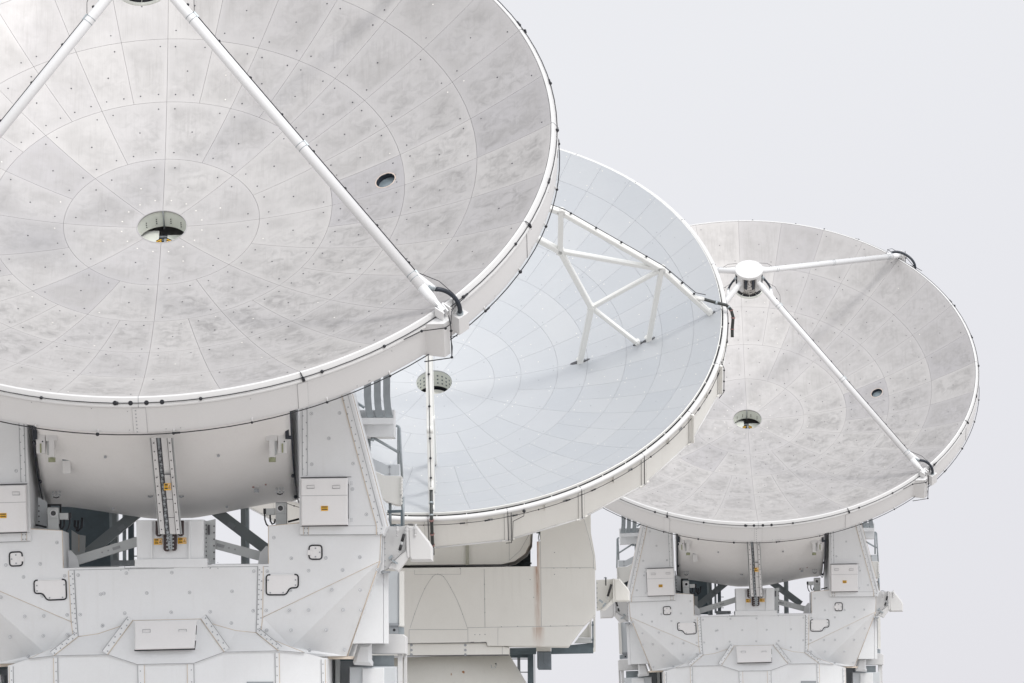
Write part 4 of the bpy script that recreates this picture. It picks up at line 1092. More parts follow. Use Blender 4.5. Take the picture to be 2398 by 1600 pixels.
    def under():
        mb = MB(); Y = .3
        mb.prism([a6(1050, 1340, Y), a6(1455, 1340, Y), a6(1455, 1900, Y), a6(1050, 1900, Y)], .05, 0)
        mb.prism([a6(1118, 1345, Y - .2), a6(1160, 1345, Y - .2), a6(1162, 1900, Y - .2), a6(1118, 1900, Y - .2)], .2, 1)
        mb.prism([a6(1160, 1345, Y - .1), a6(1450, 1345, Y - .1), a6(1450, 1362, Y - .1), a6(1160, 1362, Y - .1)], .1, 2)
        mb.prism([a6(1050, 1322, -1.25), a6(1225, 1320, -1.2), a6(1280, 1320, -1.2), a6(1270, 1345, -1.2), a6(1050, 1345, -1.25)], .8, 3)
        return mb
    mirror_pair(under, 'undercarriage', ['mid', 'beamgrey', 'dark', 'beige'], root)

    # --------------------------------------------- under-drum camera posts, braces, rear frame
    def post():
        mb = MB(); Y = -1.45
        mb.prism([a3(2110, 906, Y), a3(2196, 904, Y), a3(2196, 1075, Y), a3(2110, 1080, Y)], .16, 0, .008)
        mb.strip([a3(2112, 905, Y - .003), a3(2195, 903, Y - .003)], .014, 1, .006); mb.strip([a3(2114, 990, Y), a3(2194, 990, Y)], .005, 1, .002)
        c = a3(2148, 948, Y); mb.disc(c, (0, -1, 0), .057, 20, 2, .015, inner=.04); mb.disc(c, (0, -1, 0), .036, 18, 3, .03); return mb
    def post_box():
        mb = MB(); Y = -1.42
        mb.prism([a3(2036, 950, Y), a3(2106, 948, Y), a3(2106, 998, Y), a3(2036, 1002, Y)], .1, 0, .006); mb.prism([a3(2016, 950, Y), a3(2036, 950, Y), a3(2036, 992, Y), a3(2016, 990, Y)], .08, 1); return mb
    def post_cable():
        mb = MB(); Y = -1.43
        mb.tube([a3(2026, 990, Y), a3(2028, 1035, Y), a3(2040, 1070, Y), a3(2055, 1085, Y)], .012, 6)
        mb.tube([a3(2068, 1000, Y), a3(2070, 1045, Y), a3(2085, 1070, Y), a3(2100, 1062, Y), a3(2108, 1030, Y)], .014, 6)
        mb.tube([a3(2205, 1052, Y), a3(2290, 1030, Y)], .016, 6); return mb
    mirror_pair(post, 'camera_post', [M['beamgrey'], 'line', 'boltpad', 'lens'], root, [(post_box, 'connector_box', ['beamgrey', 'black']), (post_cable, 'cable', 'black')])
    def brace():
        mb = MB(); Y = -1.2
        A_, B_ = a3(1440, 1168, Y), a3(2022, 1322, Y); mb.beam(A_, B_, .10, .145, 0)
        c = B_; mb.disc(c + Vector((0, -.052, 0)), (0, -1, 0), .075, 20, 0, .01); mb.tube([c + Vector((0, -.07, 0)), c + Vector((0, .07, 0))], .05, 14, 1)
        mb.box(A_.lerp(B_, .43) + Vector((0, -.051, 0)), (.06, .004, .022), 2, Matrix.Rotation(math.atan2(A_.z - B_.z, B_.x - A_.x), 3, 'Y'))
        for u_ in (.54, .62): mb.disc(A_.lerp(B_, u_) + Vector((0, -.051, 0)), (0, -1, 0), .014, 8, 2, .004)
        mb.prism([a3(1975, 1372, Y - .08), a3(2056, 1372, Y - .08), a3(2056, 1240, Y - .08), a3(2036, 1236, Y - .08), a3(1990, 1290, Y - .08)], .03, 3)
        return mb
    mirror_pair(brace, 'brace', ['beamgrey', 'mid', 'line', 'white'], root)
    def brace2():
        mb = MB(); Y = .7; mb.beam(a3(1640, 965, Y), a3(2035, 1262, Y), .12, .17, 0)
        c = a3(1765, 1078, Y - .1); mb.box(c + Vector((0, 0, 0)), (.055, .01, .035), 1, Matrix.Rotation(.62, 3, 'Y')); return mb
    mirror_pair(brace2, 'rear_brace', [M.setdefault('greydark', paint('dark_grey_beam', (0.25, 0.28, 0.29), .5)), 'mid'], root)  # rear braces and posts: darker grey paint than the front braces
    def rpost():
        mb = MB(); Y = 1.2
        mb.prism([a3(1836, 900, Y), a3(1872, 900, Y), a3(1876, 1385, Y), a3(1840, 1385, Y)], .2, 0); mb.prism([a3(1876, 900, Y + .1), a3(1898, 900, Y + .1), a3(1902, 1385, Y + .1), a3(1878, 1385, Y + .1)], .2, 1); return mb
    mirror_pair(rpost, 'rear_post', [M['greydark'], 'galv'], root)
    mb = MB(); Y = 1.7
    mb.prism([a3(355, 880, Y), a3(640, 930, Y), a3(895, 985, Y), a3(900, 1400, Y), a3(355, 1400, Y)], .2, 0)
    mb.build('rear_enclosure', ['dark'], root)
    mb = MB(); Y = 1.4
    mb.prism([a3(932, 985, Y), a3(958, 985, Y), a3(960, 1385, Y), a3(934, 1385, Y)], .1, 0); mb.prism([a3(975, 985, Y), a3(1018, 985, Y), a3(1020, 1385, Y), a3(977, 1385, Y)], .1, 1)
    for y in (1168, 1310): mb.prism([a3(1020, y, Y), a3(1055, y, Y), a3(1055, y + 8, Y), a3(1020, y + 8, Y)], .05, 1)
    mb.build('ladder', ['galv', 'dark'], root)
    mb = MB(); Y = -.7
    mb.prism([a3(845, 1345, Y), a3(1040, 1345, Y), a3(1040, 1385, Y), a3(850, 1392, Y)], .3, 0); mb.build('deck_beam', ['mid'], root)
    mb = MB(); Y = -1.05   # recess left of the drum
    mb.prism([a3(292, 860, Y), a3(362, 900, Y), a3(362, 1100, Y), a3(292, 1095, Y)], .05, 0); mb.prism([a3(362, 915, Y + .2), a3(470, 915, Y + .2), a3(470, 1100, Y + .2), a3(362, 1100, Y + .2)], .05, 1)
    for i in range(4): mb.disc(a3(300, 930 + i * 40, Y), (0, -1, 0), .012, 6, 1, .01)
    mb.box(a3(425, 990, Y), (.06, .08, .12), 2)
    mb.build('cable_recess', [M['palegrey'], 'black', 'dark'], root)
    mb = MB(); Y = -.9
    mb.tube([a3(575, 1040, Y), a3(572, 1085, Y), a3(600, 1120, Y), a3(625, 1095, Y), a3(630, 1020, Y)], .02, 6); mb.tube([a3(600, 1040, Y), a3(598, 1090, Y), a3(585, 1125, Y)], .018, 6)
    mb.build('cable', 'black', root)
    mb = MB(); Y = 0.2
    mb.prism([a3(546, 1115, Y), a3(600, 1150, Y), a3(652, 1158, Y), a3(648, 1290, Y), a3(546, 1388, Y)], .05, 0)
    mb.strip([a3(602, 1150, Y), a3(602, 1280, Y)], .02, 1, .01); mb.build('inner_plate', [M['beamgrey'], 'beige'], root)
    # small grey hut behind the left arm
    mb = MB(); Y = 1.2
    q = lambda x, z: Vector((x, Y, z))
    mb.prism([q(-3.42, 4.80), q(-2.9, 4.80), q(-2.9, 5.36), q(-3.42, 5.28)], .9, 0); mb.prism([q(-3.52, 5.28), q(-2.9, 5.37), q(-2.9, 5.43), q(-3.52, 5.33)], 1.1, 1)
    mb.prism([q(-3.33, 4.9), q(-2.95, 4.9), q(-2.95, 5.22), q(-3.33, 5.17)], -.02, 2)
    mb.build('rear_cabin', [M['palegrey'], 'galv', 'dark'], root)

def thing(name, loc, rz, label, cat, group=None):
    o = bpy.data.objects.new(name, None); C.objects.link(o); o.location = loc; o.rotation_euler = (0, 0, rz)
    o['label'] = label; o['category'] = cat
    if group: o['group'] = group
    return o
def copy_tree(o, parent=None):
    c = o.copy(); C.objects.link(c)
    if parent: c.parent = parent
    for ch in [x for x in bpy.data.objects if x.parent == o]: copy_tree(ch, c)
    return c

A = thing('radio_telescope', ORG_A, AZ, 'largest and nearest white dish antenna, filling the left side with mottled bare-metal panels', 'radio telescope', 'white dish antennas in a row')
make_antenna(A)
Cc = copy_tree(A); Cc.location = ORG_C
Cc['label'] = 'farthest dish antenna at the right, mottled bare metal, with its white disc-topped hub in view'
# every long root part is copied with it

# ============================================================ smooth grey dish with truss legs
Bt = thing('radio_telescope', ORG_B, AZ, 'smooth blue-grey dish antenna with trussed legs and a rust run on its cream yoke', 'radio telescope', 'white dish antennas in a row')
def make_truss_antenna(root):
    V = VZB
    refl = reflector([0.37, 1.257, 1.815, 2.585, 3.205, 4.015, 4.76, 5.41, 5.972], [12, 12, 24, 24, 48, 48, 48, 48], root, V, M['greypanel'], lowc=True)
    mb = MB(); lathe(mb, [(r, r * r / 19.2 - 0.035) for r in (.38, 1, 2, 3, 4, 5, 5.6, 5.96)], 96, 0); mb.build('backing_shell', 'backing', root, dish=V)
    mb = MB(); lathe(mb, [(5.97, 1.05), (5.0, 0.5), (3.6, -0.15), (2.3, -0.6), (0.5, -0.9)], 48, 0, outward=False); mb.build('back_structure', 'cream', root, dish=V)
    mb = MB(); lathe(mb, [(5.968, 1.755), (6.03, 1.755)], 96, 0, outward=False); lathe(mb, [(5.972, 1.855), (5.985, 1.85), (5.986, 1.79)], 192, 1, outward=False, sharp=True); lathe(mb, [(5.984, 1.79), (5.984, 1.75)], 192, 0, outward=False)
    for k in range(64): mb.box(dp(5.99, k * 5.625 + 1, 1.775), (.010, .018, .008), 1)
    mb.build('rim_gap', ['black', 'truss'], root, dish=V)
    mb = MB(); lathe(mb, [(6.012, 1.72), (6.012, 1.785), (6.03, 1.800), (6.06, 1.800), (6.09, 1.79), (6.105, 1.77), (6.105, 1.73), (6.09, 1.715), (6.05, 1.71)], 192, 0, outward=False)
    for k in range(24):
        mb.tube([dp(6.012, 15 * k - .7, 1.79), dp(6.05, 15 * k - .7, 1.803), dp(6.107, 15 * k - .7, 1.775), dp(6.107, 15 * k - .7, 1.72)], .006, 4, 1)
    mb.build('rim_lip', ['rimwhite', 'shadowline'], root, dish=V)
    # facetted skirt
    mb = MB()
    for k in range(24):
        a0, a1 = 15 * k - .7, 15 * k + 14.3
        q = [dp(6.09, a0, 1.72), dp(6.09, a1, 1.72), dp(6.09, a1, 1.00), dp(6.09, a0, 1.00)]
        mb.face(q[::-1], 0)
        i_ = [dp(5.95, a0, .985), dp(5.95, a1, .985)]; mb.face([i_[0], i_[1], q[2], q[3]], 3)
        out = dp(1, (a0 + a1) / 2, 0)
        mb.tube([q[2] + out * .012, q[3] + out * .012], .016, 6, 3)                 # pale lower edge angle
        tg = (q[1] - q[0]).normalized()
        R = Matrix((out, tg, Vector((0, 0, 1)))).transposed()
        for e, s_ in ((q[0], 1), (q[1], -1)):
            mb.box(e + tg * s_ * .035 + Vector((0, 0, -.39)) + out * .008, (.006, .03, .38), 0, R); mb.tube([e + out * .012 + tg * s_ * .068, e + out * .012 + tg * s_ * .068 - Vector((0, 0, .77))], .003, 4, 4)
        mb.tube([q[0] + out * .02, q[3] + out * .02], .009, 4, 1)
        mid = (q[0] + q[1]) / 2
        mb.box(mid + Vector((0, 0, -.10)) + out * .03, (.03, .012, .085), 0, R)
        mb.box(q[0].lerp(q[1], .78) + Vector((0, 0, -.12)) + out * .005, (.004, .05, .022), 4, R)
        for s_ in (.06, .94): mb.box(q[0].lerp(q[1], s_) + Vector((0, 0, -.71)) + out * .025, (.02, .03, .008), 0, R)
    mb.build('rim_skirt', ['cream', 'shadowline', 'black', 'rimwhite', 'line'], root, dish=V)
    mb = MB(); knob_wire(mb, 6.12, 1.65, 1, 5.0, .6, 31, wr=0.0065, kr=0.018)
    mb.tube([dp(6.13, 14.9, 1.75), dp(6.14, 14.8, .95), dp(6.1, 13.8, .93)], .008, 5, 0); mb.tube([dp(6.13, 17.4, 1.70), dp(6.14, 17.3, 1.60), dp(6.14, 15.2, 1.52), dp(6.14, 15.0, 1.0)], .007, 5, 0); mb.ball(dp(6.13, 17.4, 1.72), .035)
    mb.tube([dp(6.12, 75, 1.8), dp(6.18, 75.2, 1.6), dp(6.18, 75.2, .96), dp(6.12, 73.5, .93)], .009, 5, 0)
    for h in (1.55, 1.25, 1.0): mb.ball(dp(6.18, 75.2, h), .022)
    mb.build('rim_cable', ['black', 'black'], root, dish=V)
    # boxed stiffeners at the right-hand skirt corner
    mb = MB()
    for a in (74.3, 59.3):
        rd = dp(1, a, 0); tg = Vector((math.cos(rad(a)), math.sin(rad(a)), 0)); R = Matrix((rd, tg, Vector((0, 0, 1)))).transposed()
        mb.box(dp(6.12, a, 1.37), (.05, .02, .38), 0, R)
    mb.build('skirt_stiffener', ['cream'], root, dish=V)
    # centre hole
    mb = MB(); lathe(mb, [(0.372, .01), (0.385, -.02), (0.385, -0.44)], 48, 0, outward=True, sharp=True); lathe(mb, [(0.385, -.44), (.385, -.60)], 48, 1, outward=True)
    for k in range(24):
        for j in range(3):
            a = 15 * k + 5; p = dp(.381, a, -.15 - .10 * j); mb.disc(p, -dp(1, a, 0), .023, 4, 2, .003)
    hb = mb.build('centre_hole_liner', ['interior', 'black', 'dark'], root, dish=V)
    mb = MB(); mb.disc((0, 0, -.60), (0, 0, 1), .40, 32, 0); mb.disc((0, 0, -.52), (0, 0, 1), .34, 32, 1, .02); mb.build('membrane_ring', ['black', 'cream'], hb)
    # truss legs
    N = {'n1': (3.30, 1.97), 'n2': (4.75, 2.96), 'f1': (3.05, .485), 'f2': (4.27, .93), 'f3': (4.48, 1.03), 'f4': (5.78, 1.70), 'n3': (2.68, 3.51), 'n4': (2.71, 4.55), 't': (.45, 5.55), 'b': (.45, 5.15), 'q': (5.55, 1.98)}
    for phi in (0, 90, 180, 270):
        P = lambda k: dp(N[k][0], phi, N[k][1])
        mb = MB()
        for a, b, r in (('f4', 'n2', .062), ('n2', 'n4', .062), ('n4', 't', .062), ('n1', 'f1', .075), ('n1', 'f2', .050), ('n1', 'n2', .048), ('n2', 'f3', .065), ('n1', 'n3', .068), ('n3', 'n4', .068), ('n3', 'n2', .052), ('n3', 'b', .068)):
            A_, B_ = P(a), P(b); t = (B_ - A_).normalized(); tg = Vector((math.cos(rad(phi)), math.sin(rad(phi)), 0)); u_ = t.cross(tg)
            # slightly rounded rectangular hollow section
            sec = [(1, .55), (.85, .8), (-.85, .8), (-1, .55), (-1, -.55), (-.85, -.8), (.85, -.8), (1, -.55)]
            i0 = len(mb.v)
            for Q in (A_ - t * .03, B_ + t * .03):
                for (x, y) in sec: mb.v.append(tuple(Q + tg * (x * r * 1.0) + u_ * (y * r)))
            for k in range(8): mb.f.append((i0 + k, i0 + (k + 1) % 8, i0 + 8 + (k + 1) % 8, i0 + 8 + k)); mb.m.append(0); mb.sm.append(False)
            mb.f.append(tuple(i0 + k for k in range(8))[::-1]); mb.m.append(0); mb.sm.append(False); mb.f.append(tuple(i0 + 8 + k for k in range(8))); mb.m.append(0); mb.sm.append(False)
        for a in ('n1', 'n2', 'n3', 'n4'):
            c = P(a); tg = Vector((math.cos(rad(phi)), math.sin(rad(phi)), 0)); mb.tube([c - tg * .062, c + tg * .062], .085, 14, 0)
        mb.tube([P('n2').lerp(P('f4'), .66), dp(5.42, phi, 2.18), dp(5.62, phi, 2.12)], [.05, .05, .045], 10, 0)
        leg = mb.build('leg', ['truss'], root, dish=V)
        mb = MB()
        for a, L in (('f1', .22), ('f2', .13), ('f3', .15), ('f4', .09)):
            r0, h0 = N[a]; c = dp(r0, phi) ; nn = dn(r0, phi); rd = dp(1, phi, 0); rd = (rd - nn * rd.dot(nn)).normalized(); tg = nn.cross(rd)
            pts = []
            for k in range(20):
                x = 2 * PI * k / 20; pts.append(c + nn * .006 + rd * (math.cos(x) * L) + tg * (math.sin(x) * .05))
            mb.face(pts, 0)
            mb.tube([c - nn * .02, c + nn * .10], .055, 12, 1)
            mb.box(c + rd * L * .55 + nn * .02, (.03, .015, .02), 2)
        mb.build('foot_opening', ['shadowline', 'truss', 'bolt'], leg)
        mb = MB()
        off = Vector((0, 0, .065)) + dp(1, phi, 0) * .045
        pts = [dp(.5, phi, 5.6) + off, P('n4') + off * 1.2, P('n2') + off * 1.2, dp(5.42, phi, 2.25) + off * .8, dp(5.62, phi, 2.19) + off * .8]
        mb.tube(pts, .008, 5)
        for i in range(4): mb.ball(P('n4').lerp(P('n2'), (i + .3) / 4) + off * 1.1, .026)
        for u_ in (.15, .45, .75): mb.ball(P('n2').lerp(P('f4'), u_ * .8) + off * 1.1, .026)
        mb.tube([P('n3'), P('n1'), P('f1')], .001, 4); s_ = Vector((math.cos(rad(phi)), math.sin(rad(phi)), 0)) * -.0
        mb.build('cable', ['black'], leg)
        mb = MB()
        tg = Vector((math.cos(rad(phi)), math.sin(rad(phi)), 0))
        hp = [dp(5.60, phi, 2.13), dp(5.85, phi, 2.03), dp(6.08, phi, 1.95), dp(6.18, phi, 1.86) - tg * .05, dp(6.22, phi, 1.72) - tg * .12, dp(6.2, phi - 1.2, 1.5) - tg * .1, dp(6.20, phi - 2.0, 1.36) - tg * .12] if phi == 90 else \
             [dp(5.62, phi, 2.12), dp(5.85, phi, 2.02), dp(6.06, phi, 1.96), dp(6.18, phi, 1.86), dp(6.2, phi, 1.5), dp(6.2, phi, 1.2), dp(6.17, phi, .9)]
        sm = []
        for i in range(len(hp) - 1):
            for k in range(3): sm.append(hp[i].lerp(hp[i + 1], k / 3))
        sm.append(hp[-1]); mb.tube(sm, .034, 10, 0)
        for u_ in (.2, .38): i = int(u_ * len(sm)); mb.tube([sm[i], sm[i + 1] * .6 + sm[i] * .4], .045, 10, 1)
        for u_ in (.55, .72, .88): i = int(u_ * (len(sm) - 1)); mb.tube([sm[i], sm[i] * .7 + sm[i + 1] * .3], .045, 10, 2)
        mb.build('hose', ['pipe', 'galv', 'red'], leg)
    mb = MB(); lathe(mb, [(.001, 5.75), (.42, 5.75), (.45, 5.7), (.45, 5.0), (.38, 4.95), (.001, 4.92)], 40, 0, outward=True); hub = mb.build('hub', ['truss'], root, dish=V)
    mb = MB(); lathe(mb, [(.3, 4.92), (.38, 4.6), (.3, 4.52), (.001, 4.45)], 40, 0, outward=True); mb.build('secondary_mirror', ['greypanel'], hub)

    # cabin drum underneath
    mb = MB(); Y = -1.55
    out = [b5(-200, 100, Y), b5(1120, 60, Y), b5(1345, 60, Y), b5(1352, 150, Y), b5(1345, 290, Y), b5(1300, 380, Y), b5(1200, 450, Y), b5(1080, 478, Y), b5(780, 480, Y), b5(240, 485, Y), b5(-200, 488, Y)]
    mid = []
    c = sum(out, Vector()) / len(out)
    steps = [(0.985, 0.0), (1.0, .12), (1.015, .35), (1.022, .8), (1.025, 2.4)]
    prev = None; mb.face([c + (p - c) * .985 for p in out][::-1][::-1]) 
    loops = [[Vector((c.x + (p.x - c.x) * s, Y + dy, c.z + (p.z - c.z) * s)) for p in out] for s, dy in steps]
    for l0, l1 in zip(loops[:-1], loops[1:]):
        for i in range(len(out)):
            j = (i + 1) % len(out); mb.face([l0[i], l1[i], l1[j], l0[j]], 0, True)
    mb.prism([b5(748, 100, Y - .05), b5(777, 100, Y - .05), b5(780, 480, Y - .05), b5(750, 484, Y - .05)], .08, 1)
    for pts in ([(1148, 100), (1150, 440)], [(1345, 180), (1250, 350), (1150, 440)]): mb.strip([b5(x, y, Y) for x, y in pts], .006, 2, .006)
    mb.strip([b5(240, 486, Y), b5(1150, 486, Y)], .03, 3, -.02)
    drum = mb.build('elevation_drum', ['cream', M.setdefault('olivegrey', plain('olive_grey_strip', (.40, .40, .34), .5)), 'line', 'shadowline'], root, merge=True)
    # yoke
    mb = MB(); Y = -2.0
    fr = [b5(-520, 520, Y), b5(1405, 495, Y), b5(1403, 268, Y), b5(1435, 266, Y), b5(1437, -60, Y), b5(1760, -80, Y), b5(1830, 35, Y), b5(1890, 230, Y), b5(1925, 395, Y), b5(1938, 470, Y), b5(1943, 940, Y), b5(1838, 1040, Y), b5(1698, 1232, Y), b5(950, 1226, Y), b5(942, 1196, Y), b5(-520, 1214, Y)]
    mb.prism(fr, 2.6, 0, .012)
    L = lambda pts, w=.007, m=1, o=.004: mb.strip([b5(x, y, Y) for x, y in pts], w, m, o)
    L([(1435, 510), (1900, 508), (1935, 510)]); L([(920, 520), (924, 800), (928, 1055)]); L([(232, 1076), (765, 1075)]); L([(765, 1058), (1838, 1040)]); L([(770, 1060), (772, 1195)]); L([(232, 1076), (230, 1200)])
    L([(1830, 40), (1885, 240), (1922, 400), (1922, 520)], .006); L([(200, 1205), (940, 1193)], .010, 3); L([(1435, 266), (1440, 510)], .006); L([(1046, 1060), (1046, 1222)], .005)
    L([(1440, 510), (1445, 1045)], .006)
    L([(280, 530), (282, 570), (705, 568), (705, 515)], .005)
    arc = [(240, 1062), (282, 932), (328, 808), (375, 700), (410, 640), (445, 592), (470, 573), (495, 567), (520, 573), (548, 590), (580, 635), (612, 690), (675, 812), (722, 935), (765, 1058)]
    L(arc, .006)
    for p in arc[1:-1:2]: mb.disc(b5(*p, Y), (0, -1, 0), .010, 5, 1, .005)
    for p in [(1560, 512), (1678, 512), (1798, 511), (922, 660), (925, 795), (927, 920), (1078, 1050), (1227, 1046), (1528, 1043), (1680, 1040), (700, 515), (1342, 617), (1375, 780), (1565, 570), (835, 1122), (880, 1122), (928, 1120), (1565, 368)]:
        mb.disc(b5(*p, Y), (0, -1, 0), .012, 6, 1, .006)
    for x0, x1 in ((795, 828), (893, 942)): L([(x0, 1193), (x1, 1192)], .014, 3, .006)
    Yr = -.9
    mb.prism([b5(1600, -60, Yr), b5(1893, -60, Yr), b5(1897, 190, Yr), b5(1935, 395, Yr), b5(1945, 520, Yr), b5(1600, 520, Yr)], 1.4, 0)
    yoke = mb.build('yoke_body', [M['rusty'], 'line', 'bolt', 'shadowline'], root)
    mb = MB(); Y = -1.9
    mb.prism([b5(-520, 1211, Y), b5(940, 1199, Y), b5(948, 1229, Y), b5(1090, 1230, Y), b5(1150, 1240, Y + 0), b5(1150, 1306, Y), b5(-520, 1322, Y)], 2.2, 0, .01)
    for x in (253, 747):
        for y in (1218, 1264, 1305): mb.disc(b5(x, y, Y), (0, -1, 0), .028, 10, 1, .008)
    mb.strip([b5(242, 1205, Y), b5(242, 1318, Y)], .007, 2, .004); mb.strip([b5(1086, 1225, Y), b5(1086, 1306, Y)], .008, 2, .004); mb.strip([b5(200, 1319, Y), b5(1150, 1309, Y)], .022, 3, .004)
    mb.build('yoke_lower_band', [M['cream'], 'bolt', 'line', 'shadowline'], root)
    # pedestal cone
    mb = MB(); zt = b5(600, 1318, -1.5).z; r0 = b5(1150, 1318, 0).x; r1 = b5(1300, 1567, 0).x
    z1 = b5(600, 1567, -1.5).z; sl = (r1 - r0) / (zt - z1); prof = [(r0, zt), (r0 + sl * zt, .0)]
    n = 72
    for k in range(n):
        a, b = 2 * PI * k / n, 2 * PI * (k + 1) / n
        (ra, za), (rb, zb) = prof
        mb.face([(ra * math.cos(a), ra * math.sin(a), za), (rb * math.cos(a), rb * math.sin(a), zb), (rb * math.cos(b), rb * math.sin(b), zb), (ra * math.cos(b), ra * math.sin(b), za)][::1], 0, True)
    mb.face([(r0 * math.cos(2 * PI * k / n), r0 * math.sin(2 * PI * k / n), zt) for k in range(n)], 0)
    cone = mb.build('pedestal', [M['cream']], root, merge=True)
    mb = MB(); q = b5(1008, 1410, -1.45)
    mb.tube([q + Vector((-.06, 0, .03)), q + Vector((-.045, -.02, -.04)), q + Vector((.03, -.02, -.04)), q + Vector((.05, 0, .03))], .007, 5, 0); mb.box(q + Vector((.04, -.02, .045)), (.018, .01, .012), 1); mb.build('grab_handle', ['galv', 'black'], cone)
    mb = MB()
    for (x, y, w, h) in ((727, 1472, .026, .045), (617, 1492, .008, .045)):
        q = b5(x, y, -1.7); rr = r0 + sl * (zt - q.z); q.y = -math.sqrt(rr * rr - q.x * q.x) - .003
        mb.face([q + Vector((math.cos(a) * w * (1 + .25 * math.sin(3 * a)), 0, math.sin(a) * h)) for a in [2 * PI * k / 12 for k in range(12)]], 0)
    mb.build('rust_patch', [plain('rust', (.32, .17, .09), .8)], cone)
    # rear right service platform
    mb = MB(); Y = .9
    mb.prism([b5(1530, 1235, Y), b5(1915, 1196, Y), b5(1915, 1293, Y), b5(1530, 1300, Y)], .5, 0); mb.prism([b5(1150, 1245, Y), b5(1392, 1242, Y), b5(1392, 1300, Y), b5(1150, 1306, Y)], .4, 0)
    mb.prism([b5(1740, 1200, Y - .1), b5(1778, 1152, Y - .1), b5(1902, 1152, Y - .1), b5(1902, 1198, Y - .1)], .5, 1); mb.prism([b5(1775, 1148, Y + .1), b5(1850, 1060, Y + .1), b5(1880, 1010, Y + .1), b5(1882, 1150, Y + .1)], .1, 2)
    mb.prism([b5(1882, 980, Y), b5(1898, 975, Y), b5(1898, 1150, Y), b5(1882, 1150, Y)], .08, 2); mb.prism([b5(1914, 960, Y), b5(1934, 945, Y), b5(1936, 1278, Y), b5(1914, 1285, Y)], .08, 2); mb.tube([b5(1910, 1000, Y - .05), b5(1912, 1240, Y - .05)], .015, 6, 0)
    for y in (1035, 1170): mb.disc(b5(1910, y, Y - .08), (0, -1, 0), .025, 8, 0, .03)
    mb.build('service_platform', [M['dark'], 'beamgrey', 'cream'], root)
    mb = MB(); Y = .4
    mb.prism([b5(1393, 1226, Y), b5(1527, 1224, Y), b5(1527, 1275, Y), b5(1393, 1275, Y)], .3, 0); mb.prism([b5(1400, 1276, Y - .03), b5(1531, 1276, Y - .03), b5(1533, 1420, Y - .03), b5(1533, 1445, Y - .03), b5(1415, 1445, Y - .03), b5(1402, 1425, Y - .03)], .35, 1, .02)
    mb.strip([b5(1458, 1285, Y - .03), b5(1458, 1380, Y - .03), b5(1480, 1400, Y - .03)], .008, 2, .004); mb.build('hanging_box', ['cream', M.setdefault('bluegrey', plain('blue_grey_cover', (.17, .20, .23), .5)), 'dark'], root)
    mb = MB(); Y = 1.2
    mb.prism([b5(1312, 1295, Y), b5(1366, 1295, Y), b5(1370, 1800, Y), b5(1312, 1800, Y)], .25, 0); mb.prism([b5(1217, 1295, Y + .2), b5(1243, 1295, Y + .2), b5(1246, 1480, Y + .2), b5(1217, 1480, Y + .2)], .08, 1)
    for y in (1320, 1345, 1466): mb.prism([b5(1160, y - 4, Y + .2), b5(1312, y - 4, Y + .2), b5(1312, y + 5, Y + .2), b5(1160, y + 5, Y + .2)], .06, 1 if y > 1330 else 0)
    mb.prism([b5(1150, 1300, Y + .1), b5(1312, 1300, Y + .1), b5(1312, 1335, Y + .1), b5(1150, 1335, Y + .1)], .1, 0)
    mb.prism([b5(1374, 1300, Y), b5(1380, 1300, Y), b5(1384, 1800, Y), b5(1376, 1800, Y)], .05, 1)
    mb.build('ladder', [M['dark'], 'mid'], root)
    mb = MB(); Y = .6   # dark frame behind the drum
    mb.prism([b5(1180, 470, Y), b5(1245, 440, Y), b5(1335, 370, Y), b5(1340, 495, Y), b5(900, 500, Y)], .4, 0); mb.prism([b5(1330, 340, Y), b5(1340, 340, Y), b5(1340, 495, Y), b5(1330, 495, Y)], .1, 0)
    mb.tube([b5(1250, 470, Y - .05), b5(1350, 468, Y - .05)], .02, 6, 0)
    mb.prism([b5(1392, 170, Y), b5(1436, 165, Y), b5(1436, 195, Y), b5(1392, 190, Y)], .2, 0); mb.tube([b5(1418, 195, Y), b5(1411, 240, Y), b5(1415, 268, Y), b5(1430, 240, Y), b5(1425, 195, Y)], .010, 6, 1)
    mb.build('rear_frame', ['dark', 'mid'], root)
    # outrigger wings: same shape as the other antennas' wings
    def wing(Yw=-.9, ox=0):
        mb = MB(); p = lambda x, y, Y: b5(x, y, Y)
        mb.prism([p(1946, 622, Yw), p(2096, 612, Yw), p(2100, 785, Yw), p(2042, 850, Yw), p(2000, 895, Yw), p(1950, 905, Yw)], .10, 0, .008)
        mb.prism([p(2108, 610, Yw - .1), p(2160, 608, Yw - .1), p(2232, 690, Yw - .1), p(2252, 722, Yw - .1), p(2252, 815, Yw - .1), p(2112, 818, Yw - .1)], .45, 0, .025)
        mb.prism([p(2096, 606, Yw - .13), p(2110, 606, Yw - .13), p(2114, 815, Yw - .13), p(2100, 830, Yw - .13)], .2, 0, .006)
        mb.prism([p(2100, 785, Yw - .1), p(2112, 822, Yw - .1), p(2030, 898, Yw - .1), p(1985, 900, Yw - .1), p(2040, 845, Yw - .1)], .25, 0, .012)
        return mb
    o = wing().build('folding_wing', ['cream'], root)
    mb = MB(); Y = -1.05
    mb.tube([b5(2086, 660, Y), b5(2052, 770, Y)], .026, 8, 0); mb.tube([b5(2052, 770, Y), b5(2042, 795, Y)], .012, 6, 1); mb.tube([b5(2033, 600, Y), b5(2034, 672, Y)], .014, 6, 0); mb.build('gas_spring', ['rod', 'beamgrey'], o)
    mb = MB(); mb.box(b5(1990, 815, -1.03), (.05, .01, .02), 0, Matrix.Rotation(.7, 3, 'Y')); mb.box(b5(2020, 850, -1.05), (.05, .01, .02), 0, Matrix.Rotation(-.9, 3, 'Y'))
    for y in range(650, 880, 45): mb.disc(b5(1953, y, -.9), (0, -1, 0), .012, 6, 0, .006)
